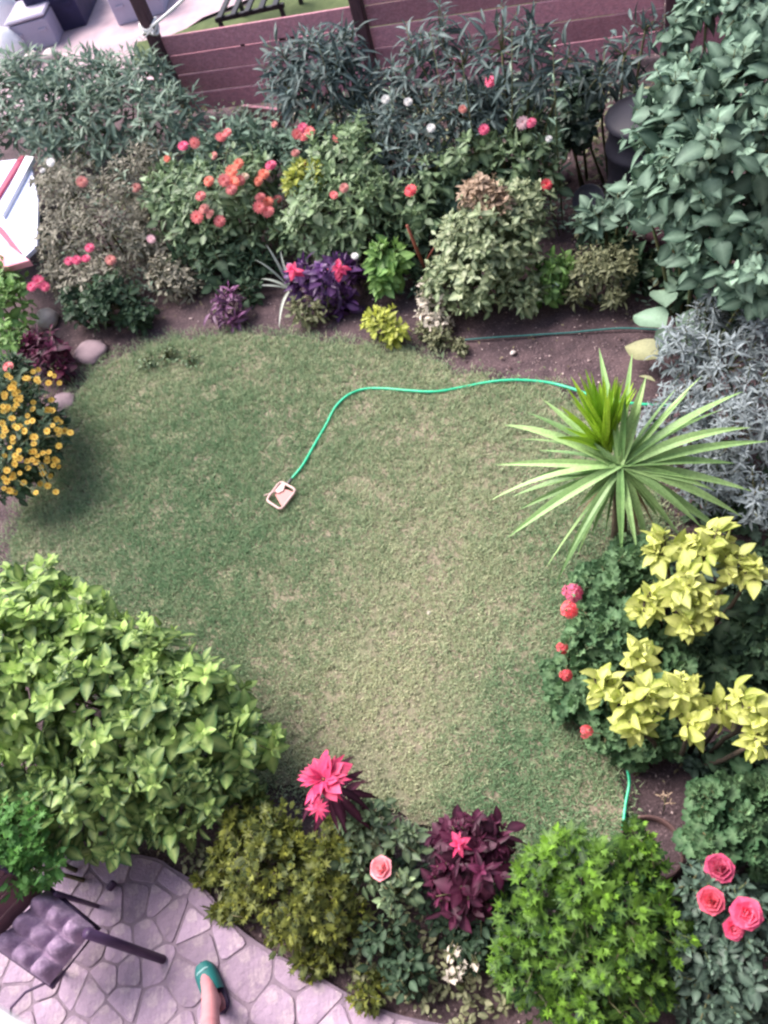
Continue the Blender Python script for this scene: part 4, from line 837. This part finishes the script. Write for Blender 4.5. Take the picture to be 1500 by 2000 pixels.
# black slatted bench on the strip of grass
m_black = surf_mat('black_paint', (.02, .018, .022), (.015, .012, .018), 10, .5, .1, rnd=0)
bb = P(520, 50, 0); bn = root('slatted_bench', (bb[0], bb[1], -.02), 'black slatted bench on the grass just beyond the low fence panel', 'bench'); bn.rotation_euler.z = ang+.12
for i in range(5):
    o = G().box((0, 0, 0), (.07, 1.1, .03), ch=.004).obj('slat', m_black, bn); o.location = (-.36+i*.18, 0, .42)
for sy in (-1, 1):
    o = G().box((0, 0, 0), (.9, .05, .05), ch=.004).obj('rail', m_black, bn); o.location = (0, sy*.45, .375)
    for sx in (-1, 1): o = G().box((0, 0, 0), (.05, .05, .35), ch=.004).obj('leg', m_black, bn); o.location = (sx*.4, sy*.45, .175)

# ------------------------------------------------------------------ striped table at the left edge
m_tab = surf_mat('table_white', (.72, .76, .92), (.62, .66, .86), 2, .35, .02, rnd=0)
m_red = surf_mat('table_red', (.34, .03, .09), (.28, .025, .07), 5, .4, .05, rnd=0)
m_white = surf_mat('white_plastic', (.85, .84, .88), (.8, .8, .84), 5, .4, .02, rnd=0)
m_pinkred = surf_mat('pinkish_plastic', (.75, .33, .38), (.65, .25, .32), 6, .5, .1, rnd=0)
tb = P(-20, 420, 0); tz = .42; tr_ = root('garden_table', tuple(tb), 'pale blue-white tabletop with dark red strips, cut off by the left edge', 'table')
def tabpiece(px, z0, z1, mat, nm, ch=.004):
    poly = np.array([P(x, y, z1)[:2] for x, y in px])-tb[:2]
    ar_ = .5*sum(poly[i][0]*poly[(i+1) % len(poly)][1]-poly[(i+1) % len(poly)][0]*poly[i][1] for i in range(len(poly)))
    if ar_ < 0: poly = poly[::-1]
    return G().prism(poly, z0, z1, ch).obj(nm, mat, tr_)
tabpiece([(-140,330),(58,308),(74,390),(72,480),(45,505),(-120,480)], tz-.04, tz, m_tab, 'tabletop')
tabpiece([(38,303),(47,304),(-8,392),(-17,392)], tz+.002, tz+.03, m_red, 'strip')
tabpiece([(50,304),(66,306),(4,420),(-6,414)], tz+.002, tz+.05, m_white, 'rail')
tabpiece([(-8,436),(4,444),(40,492),(34,496),(-4,452)], tz+.003, tz+.03, m_red, 'strip')
tabpiece([(-40,452),(4,468),(58,508),(6,522),(-40,500)], tz+.05, tz+.11, m_pinkred, 'end_block', .01)
for dx_, dy_ in ((-.6, -.3), (-.6, .35), (.1, -.25), (.1, .45)): o = G().box((0, 0, 0), (.05, .05, .37), ch=.004).obj('leg', m_white, tr_); o.location = (dx_, dy_, .19)

# ------------------------------------------------------------------ barrel behind the climber
m_bar = surf_mat('barrel_plastic', (.022, .021, .032), (.016, .015, .024), 4, .55, .1, rnd=0)
bp_ = P(1262, 400, 0); bar = root('barrel', tuple(bp_), 'dark grey plastic barrel half hidden by the climbing shrub', 'barrel')
def lathe(g, prof, seg=28, t=.5):
    v = [(r*math.cos(2*math.pi*k/seg), r*math.sin(2*math.pi*k/seg), z) for r, z in prof for k in range(seg)]
    return g.add(v, [(i*seg+k, i*seg+(k+1) % seg, (i+1)*seg+(k+1) % seg, (i+1)*seg+k) for i in range(len(prof)-1) for k in range(seg)], t)
g = lathe(G(), [(.001, 0), (.26, 0), (.28, .03), (.29, .2), (.305, .22), (.305, .25), (.29, .27), (.30, .5), (.315, .52), (.315, .55), (.30, .57), (.28, .72), (.30, .74), (.30, .77), (.27, .77)]); g.obj('body', m_bar, bar, True)
lathe(G(), [(.001, .84), (.15, .83), (.28, .79), (.315, .77), (.315, .745)]).obj('lid', m_bar, bar, True)
# grey metal bin lid / basin leaning in the gap, and a dark log
m_gal = surf_mat('grey_sheet', (.09, .09, .11), (.06, .06, .08), 6, .5, .1, rnd=0)
q = P(1150, 395, .2); o = lathe(G(), [(.001, 0), (.09, .0), (.12, .05), (.125, .055), (.10, .01), (.001, .01)]).obj('basin', m_gal, None, True); o.location = q; o.rotation_euler = (.5, -.4, 0)
tag(o, 'shallow grey basin tilted in the gap below the barrel', 'basin')
q1, q2 = P(1200, 440, .12), P(1330, 480, .1); g = G().tube([np.zeros(3), (q2-q1)*.5+[0, 0, .02], q2-q1], [.07, .075, .06], 10); o = g.obj('log', m_post, None, True); o.location = q1
tag(o, 'dark weathered log lying under the climbing shrub', 'log')

# ------------------------------------------------------------------ hose and sprinkler
def catmull(p, k=8):
    p = [np.array(a) for a in p]; p = [2*p[0]-p[1]]+p+[2*p[-1]-p[-2]]; out = []
    for i in range(1, len(p)-2):
        a, b, c, d = p[i-1:i+3]
        for j in range(k):
            t = j/k; out.append(.5*((2*b)+(-a+c)*t+(2*a-5*b+4*c-d)*t*t+(-a+3*b-3*c+d)*t**3))
    out.append(p[-2]); return np.array(out)
m_hose = surf_mat('green_hose', (.012, .42, .20), (.03, .52, .28), 30, .35, .1, rnd=0, spec=.6)
m_hose2 = surf_mat('dull_hose', (.03, .13, .12), (.05, .16, .15), 30, .5, .1, rnd=0)
HZ = .026
def hose(px, label, mat, r=.0105, z=HZ):
    pts_ = catmull([P(x, y, z+(.006*math.sin(i*1.7))) for i, (x, y) in enumerate(px)]); b0 = pts_[0]
    rt = root('garden_hose', tuple(b0), label, 'hose'); G().tube(pts_-b0, r, 10).obj('tube', mat, rt, True); return rt
h1 = hose([(570,935),(592,908),(615,868),(636,832),(655,796),(680,772),(712,760),(750,759),(800,763),(850,765),(900,757),(945,748),(985,743),(1030,743),(1075,748),(1120,760),(1180,780),(1260,790),(1330,790)], 'bright green hose curving over the lawn from the sprinkler to the yucca', m_hose)
hose([(1225,1500),(1229,1530),(1222,1570),(1217,1615),(1212,1680)], 'short piece of green hose between the lawn and the bare pot', m_hose, .0075)
hose([(905,664),(950,660),(1030,655),(1110,650),(1160,645),(1220,641),(1300,645)], 'faded turquoise hose lying on the soil of the far bed', m_hose2, .007, .012)
m_brass = surf_mat('hose_fitting', (.12, .12, .12), (.08, .08, .08), 20, .5, .1, rnd=0)
pa, pb = P(570, 935, HZ), P(560, 948, HZ); G().tube([pa-pa, pb-pa], .012, 10).obj('fitting', m_brass, h1, True)
m_pl = surf_mat('pink_plastic', (.46, .20, .18), (.42, .18, .17), 8, .45, .05, rnd=0)
m_plw = surf_mat('pale_plastic', (.50, .35, .32), (.46, .32, .30), 8, .4, .05, rnd=0)
sp0 = P(548, 967, .03); spr = root('sprinkler', (sp0[0], sp0[1], .02), 'small pinkish plastic lawn sprinkler with a square open frame', 'sprinkler')
cn = [P(x, y, .05)-np.array([sp0[0], sp0[1], .02]) for x, y in ((548, 940), (579, 957), (549, 996), (520, 977))]
loop = []
for i in range(4):
    a, b, c = cn[i-1], cn[i], cn[(i+1) % 4]; loop += [b+(a-b)*.18, b+(a+c-2*b)*.04, b+(c-b)*.18]
loop = np.array(loop+[loop[0], loop[1]]); G().tube(loop, .0095, 8).obj('frame', m_plw, spr, True)
def slab(px, z0, z1, mat, nm):
    poly = np.array([P(x, y, z1+.02)[:2] for x, y in px])-sp0[:2]
    ar_ = .5*sum(poly[i][0]*poly[(i+1) % len(poly)][1]-poly[(i+1) % len(poly)][0]*poly[i][1] for i in range(len(poly)))
    if ar_ < 0: poly = poly[::-1]
    return G().prism(poly, z0, z1, .002).obj(nm, mat, spr)
slab([(536,964),(548,955),(560,956),(574,961),(562,976),(550,989)], .012, .026, m_pl, 'cross_plate')
slab([(535,960),(550,943),(557,946),(553,958),(543,963)], .02, .036, m_plw, 'jet_head')
G().tube([P(538,960,.06)-np.array([sp0[0], sp0[1], .02]), P(516,968,.045)-np.array([sp0[0], sp0[1], .02])], .005, 6).obj('lever', m_plw, spr, True)
slab([(527,973),(538,968),(548,985),(544,988)], .004, .008, m_brass, 'shadow_gap') if False else None

# ------------------------------------------------------------------ bare pot with soil
m_terra = surf_mat('dark_terracotta', (.10, .055, .05), (.06, .035, .035), 8, .8, .3, rnd=0)
pc = P(1272, 1655, .26); pot = root('plant_pot', (pc[0], pc[1], 0), 'wide dark terracotta pot of bare soil beside the feathery shrub', 'pot')
R0 = 60/ppm(pc)
lathe(G(), [(.001, 0), (R0*.72, 0), (R0*.95, .22), (R0*1.03, .235), (R0*1.03, .26), (R0*.95, .262), (R0*.93, .2)], 36).obj('body', m_terra, pot, True)
g = G(); seg = 36; v = [(0, 0, .215)]+[(R0*.94*q_*math.cos(2*math.pi*k/seg), R0*.94*q_*math.sin(2*math.pi*k/seg), .21+.012*noise.noise(Vector((k*.7, q_*5, 0)))) for q_ in (.5, 1) for k in range(seg)]
g.add(v, [(0, 1+k, 1+(k+1) % seg) for k in range(seg)]+[(1+k, 1+seg+k, 1+seg+(k+1) % seg, 1+(k+1) % seg) for k in range(seg)]); g.obj('soil', m_soil, pot, True)
sprig = root('sprig', tuple(P(1296,1585,0)), 'tiny pinkish weed sprouting just behind the pot rim', 'weed')
LV = Leaves(); bs = P(1296, 1585, 0)
for _ in range(4): LV.rosette(bs+rng.normal(0, .02, 3)+[0, 0, .24], (0, 0, 1), 5, .03, ['narrow'])
LV.build(sprig, bs, 'rust', 10, cell=2); G().tube([(0, 0, 0), (0, 0, .24)], .003, 5).obj('stem', m_stem, sprig, True)

# ------------------------------------------------------------------ padded chair on the patio
m_frame = surf_mat('chair_frame', (.055, .03, .075), (.04, .022, .055), 10, .45, .05, rnd=0)
m_cush = surf_mat('cushion', (.31, .22, .33), (.20, .14, .22), 14, .95, .6, 90, (.36, .27, .37), 30, (.5, .7), rnd=0)
m_backr = surf_mat('chair_back', (.16, .08, .10), (.12, .06, .08), 6, .8, .3, 40, rnd=.1)
SZ = .44
c1, c2, c3, c4 = [P(x, y, SZ) for x, y in ((92, 1736), (186, 1812), (96, 1925), (-12, 1850))]
cb = (c1+c2+c3+c4)/4; ch = root('garden_chair', (cb[0], cb[1], .035), 'low garden chair with a tufted lilac cushion and dark frame on the patio', 'chair'); o0 = np.array([cb[0], cb[1], .035])
def bil(u, v): return (c1*(1-u)*(1-v)+c2*u*(1-v)+c3*u*v+c4*(1-u)*v)
g = G(); N_ = 37; v = []
for lay in (1, 0):
    for j in range(N_):
        for i in range(N_):
            u, w_ = i/(N_-1), j/(N_-1); e_ = min(u, 1-u, w_, 1-w_); puff = abs(math.sin(3*math.pi*u)*math.sin(3*math.pi*w_))**.6
            edge_ = min(1, e_*12)**.5; z = (.02+.07*puff+.012*noise.noise(Vector((u*9, w_*9, 1))))*edge_ if lay else -.02*edge_
            v.append(bil(u, w_)-o0+[0, 0, z])
f = [(j*N_+i, (j+1)*N_+i, (j+1)*N_+i+1, j*N_+i+1) for j in range(N_-1) for i in range(N_-1)]
f2 = [(N_*N_+a, N_*N_+d_, N_*N_+c_, N_*N_+b_) for a, b_, c_, d_ in f]
g.add(v, f+f2); o = g.obj('cushion', m_cush, ch, True)
bm_n = o.data.polygons[0].normal
if bm_n.z < 0: o.data.flip_normals()
G().tube(np.array([c1, c2, c3, c4, c1])-o0-[0, 0, .03], .013, 8).obj('seat_frame', m_frame, ch, True)
def gleg(px, py, z, gx, gy, r_): G().tube([P(px, py, z)-o0, P(gx, gy, .035)-o0], [r_*1.15, r_], 10).obj('leg', m_frame, ch, True)
gleg(168, 1822, .56, 318, 1874, .021); gleg(108, 1745, .50, 190, 1770, .012)
G().tube([c3-o0-[0, 0, .03], (c3*.35+c4*.65)*[1, 1, 0]-o0*[1, 1, 0]], .012, 8).obj('leg', m_frame, ch, True)
G().tube([c4-o0-[0, 0, .03], (c4*.9+c3*.1)*[1, 1, 0]-o0*[1, 1, 0]], .012, 8).obj('leg', m_frame, ch, True)
G().tube([P(88,1920,.42)-o0, P(50,1938,.36)-o0, P(22,1968,.22)-o0, P(20,1990,.1)-o0], .007, 6).obj('strap', m_frame, ch, True)
outd = nrm((c1+c4)/2-cb); bt1 = c1+np.array([0, 0, .42])+outd*.12; bt4 = c4+np.array([0, 0, .42])+outd*.12
for a_, b_ in ((c1, bt1), (c4, bt4)): G().tube([a_-o0-[0, 0, .03], b_-o0], .013, 8).obj('back_post', m_frame, ch, True)
for k in range(5):
    a_ = c1+(bt1-c1)*(.12+.19*k); b_ = c4+(bt4-c4)*(.12+.19*k); d_ = nrm(b_-a_); upv = nrm(bt1-c1); Mb = np.column_stack([d_, np.cross(upv, d_), upv])
    o = G().box((0, 0, 0), (np.linalg.norm(b_-a_), .018, .075), Mb, ch=.004).obj('back_slat', m_backr, ch); o.location = Vector((a_+b_)/2-o0)
ck = P(222, 1732, .03); o = G().box((0, 0, .02), (.05, .03, .04), ch=.006).obj('scrap', m_frame); o.location = (ck[0], ck[1], .036); o.rotation_euler.z = .6
tag(o, 'small dark scrap lying on the paving below the lime rosette', 'scrap')

tag(G().box((0, -.68, 2.95), (9, .75, .2)).obj('balcony', m_pale), 'balcony slab from which the photograph is taken', kind='structure')
m_skyblock = surf_mat('sky_block_render', (.10, .055, .06), (.07, .04, .045), 3, .9, .4, 30, rnd=0)
nw = G().box((0, 0, 0), (9.0, .3, 5.2), Ms).obj('sky_block_wall', m_skyblock); nw.location = Vector(S0+v2*4.2)+Vector((0, 0, 2.6))-Vector(np.cross([0, 0, 1], v2))*-.45  # wall added to cut sky light and darken the right side
tag(nw, 'added dark tall wall beyond the side fence, shading the right side', kind='structure')
m_render = surf_mat('house_render', (.34, .32, .31), (.28, .26, .26), 2, .9, .3, 40, rnd=0)
hw = G().box((0, -1.15, 3.6), (16, .3, 7.3)).obj('house_wall', m_render); tag(hw, 'plain rendered wall of the house from which the garden is seen', kind='structure')
# ------------------------------------------------------------------ balcony ledge under the camera
m_ledge = surf_mat('white_ledge', (.88, .88, .89), (.85, .85, .86), 4, .6, .1, rnd=0)
e1_, e2_ = P(-60, 1942, 3.2), P(60, 2014, 3.2); dl = nrm(e2_-e1_); pn = np.array([-dl[1], dl[0], 0]); 
if pn @ (P(-60, 2100, 3.2)-e1_) < 0: pn = -pn
q = [e1_-dl*.8, e2_+dl*.35, e2_+dl*.35+pn*.3, e1_-dl*.8+pn*.3]; q = np.array([a_[:2] for a_ in q])
if np.cross(q[1]-q[0], q[2]-q[1]) < 0: q = q[::-1]
tag(G().prism(q, 3.175, 3.2, .004).obj('balcony_ledge', m_ledge), 'white painted ledge cutting the bottom left corner', kind='structure')

# ------------------------------------------------------------------ person: only a slippered foot and shin reach into the frame
m_skin = surf_mat('skin', (.50, .24, .25), (.42, .18, .20), 12, .5, .05, rnd=0)
m_teal = surf_mat('teal_slipper', (.010, .10, .10), (.014, .13, .125), 12, .55, .1, rnd=0)
m_strap = surf_mat('pale_strap', (.25, .42, .42), (.2, .36, .36), 12, .5, .05, rnd=0)
m_sole = surf_mat('slipper_sole', (.04, .025, .07), (.03, .02, .05), 12, .6, .1, rnd=0)
m_cloth = surf_mat('grey_dress', (.15, .14, .2), (.12, .11, .17), 12, .9, .3, rnd=0)
toe, heel = P(398, 1888, .04), P(436, 1972, .04); fd = nrm((toe-heel)*[1, 1, 0]); fs = np.array([-fd[1], fd[0], 0]); FZ = .035
pr = root('person', (heel[0], heel[1], FZ), 'seated person mostly out of frame, one foot in a teal slipper on the paving', 'person'); h0 = np.array([heel[0], heel[1], FZ])
ank = h0+fd*.055+[0, 0, .095]; knee = ank-fd*.34+fs*.015+[0, 0, .34]; hip = knee-fd*.42+fs*-.0+[0, 0, .0]
lat = -fs if ( -fs @ np.array([1, 0, 0])) > 0 else fs
hip2 = hip+lat*.22; knee2 = knee+lat*.24-fd*.04; ank2 = np.array([*(knee2-fd*.16)[:2], ank[2]]); pelv = (hip+hip2)/2+[0, 0, .03]
chest = pelv-fd*.06+[0, 0, .40]; neck = chest+[0, 0, .13]; head = neck+fd*.03+[0, 0, .13]
import bmesh
sv = [pelv, hip, knee, ank, ank+fd*.08-[0, 0, .045], ank+fd*.15-[0, 0, .065], h0+[0, 0, .045], hip2, knee2, ank2, ank2+fd*.08-[0, 0, .045], ank2+fd*.15-[0, 0, .065], pelv+[0, 0, .2]-fd*.03, chest, neck, head-[0, 0, .05], head+[0, 0, .07],
      chest+lat*.19+[0, 0, .03], chest+lat*.23+fd*.08-[0, 0, .24], chest+lat*.13+fd*.30-[0, 0, .27], chest+lat*.09+fd*.37-[0, 0, .29], chest-lat*.19+[0, 0, .03], chest-lat*.23+fd*.08-[0, 0, .24], chest-lat*.13+fd*.30-[0, 0, .27], chest-lat*.09+fd*.37-[0, 0, .29]]
se = [(0,1),(1,2),(2,3),(3,4),(4,5),(3,6),(0,7),(7,8),(8,9),(9,10),(10,11),(0,12),(12,13),(13,14),(14,15),(15,16),(13,17),(17,18),(18,19),(19,20),(13,21),(21,22),(22,23),(23,24)]
sr = [.13,.09,.06,.037,.036,.024,.032,.09,.06,.037,.036,.024,.12,.14,.055,.085,.085,.06,.042,.03,.022,.06,.042,.03,.022]
me = bpy.data.meshes.new('body'); me.from_pydata([tuple(a_-h0) for a_ in sv], se, []); bo = bpy.data.objects.new('body', me); col.objects.link(bo); bo.parent = pr; me.materials.append(m_skin)
sk = bo.modifiers.new('s', 'SKIN'); 
for i, r_ in enumerate(sr): me.skin_vertices[0].data[i].radius = (r_, r_)
me.skin_vertices[0].data[0].use_root = True
sb = bo.modifiers.new('u', 'SUBSURF'); sb.levels = 2; sb.render_levels = 2; sk.use_smooth_shade = True
# dress over torso and thighs
tv_ = []; seg = 20
for c_, rx, ry in ((neck-[0, 0, .03], .08, .07), (chest+[0, 0, .02], .20, .14), (pelv+[0, 0, .2], .17, .15), (pelv+[0, 0, .02], .23, .18), (pelv+fd*.1-[0, 0, .06], .26, .24), (pelv+fd*.16-[0, 0, .2], .27, .26)):
    tv_ += [c_+lat*math.cos(2*math.pi*k/seg)*rx+fd*math.sin(2*math.pi*k/seg)*ry-h0 for k in range(seg)]
G().add(tv_, [(i*seg+k, i*seg+(k+1) % seg, (i+1)*seg+(k+1) % seg, (i+1)*seg+k) for i in range(5) for k in range(seg)]).obj('dress', m_cloth, pr, True)
def slipper(h_):
    ns = 18; L_ = .262
    def wd(t): return .036+.014*math.sin(t*math.pi*.9)+.006*t
    sl = [h_+fd*(L_*t-.02)+fs*wd(t)*math.sqrt(max(0, 1-(max(0, t-.72)/.28)**2.4))*math.sqrt(max(0., min(1, t/.1))) for t in np.linspace(0, 1, ns)]
    sl2 = [h_+fd*(L_*t-.02)-fs*wd(t)*math.sqrt(max(0, 1-(max(0, t-.72)/.28)**2.4))*math.sqrt(max(0., min(1, t/.1))) for t in np.linspace(1, 0, ns)][1:-1]
    poly = np.array([a_[:2]-h0[:2] for a_ in sl+sl2])
    if .5*sum(poly[i][0]*poly[(i+1) % len(poly)][1]-poly[(i+1) % len(poly)][0]*poly[i][1] for i in range(len(poly))) < 0: poly = poly[::-1]
    G().prism(poly, .002, .026, .003).obj('slipper_sole', m_sole, pr)
    v_ = []; sg = 12; ts = np.linspace(.36, .95, 9)
    for t in ts:
        w_ = wd(t)*1.02*math.sqrt(max(.05, 1-(max(0, t-.72)/.28)**2.6)); hh = .075-.045*((t-.36)/.59)**1.2
        for k in range(sg+1):
            a_ = math.pi*k/sg; v_.append(h_-h0+fd*(L_*t-.02)+fs*math.cos(a_)*w_+np.array([0, 0, .02+hh*math.sin(a_)**.8]))
    G().add(v_, [(i*(sg+1)+k, i*(sg+1)+k+1, (i+1)*(sg+1)+k+1, (i+1)*(sg+1)+k) for i in range(len(ts)-1) for k in range(sg)]).obj('slipper', m_teal, pr, True)
G().tube([h0-h0+fd*.185+fs*.044+[0, 0, .035], fd*.19+fs*.02+[0, 0, .062], fd*.19-fs*.02+[0, 0, .062], fd*.185-fs*.044+[0, 0, .035]], .006, 6).obj('strap', m_strap, pr, True)
slipper(h0); slipper(np.array([*(ank2-fd*.055)[:2], h0[2]]))
so = G().box((0, 0, 0), (.5, .9, .38), np.column_stack([fd, lat, [0, 0, 1]]), ch=.02).obj('stone_seat', m_kerb); so.location = Vector(np.array([pelv[0], pelv[1], .22])-np.array([*(fd[:2]*.05), 0]))
tag(so, 'low stone seat under the seated person, below the frame', 'seat')
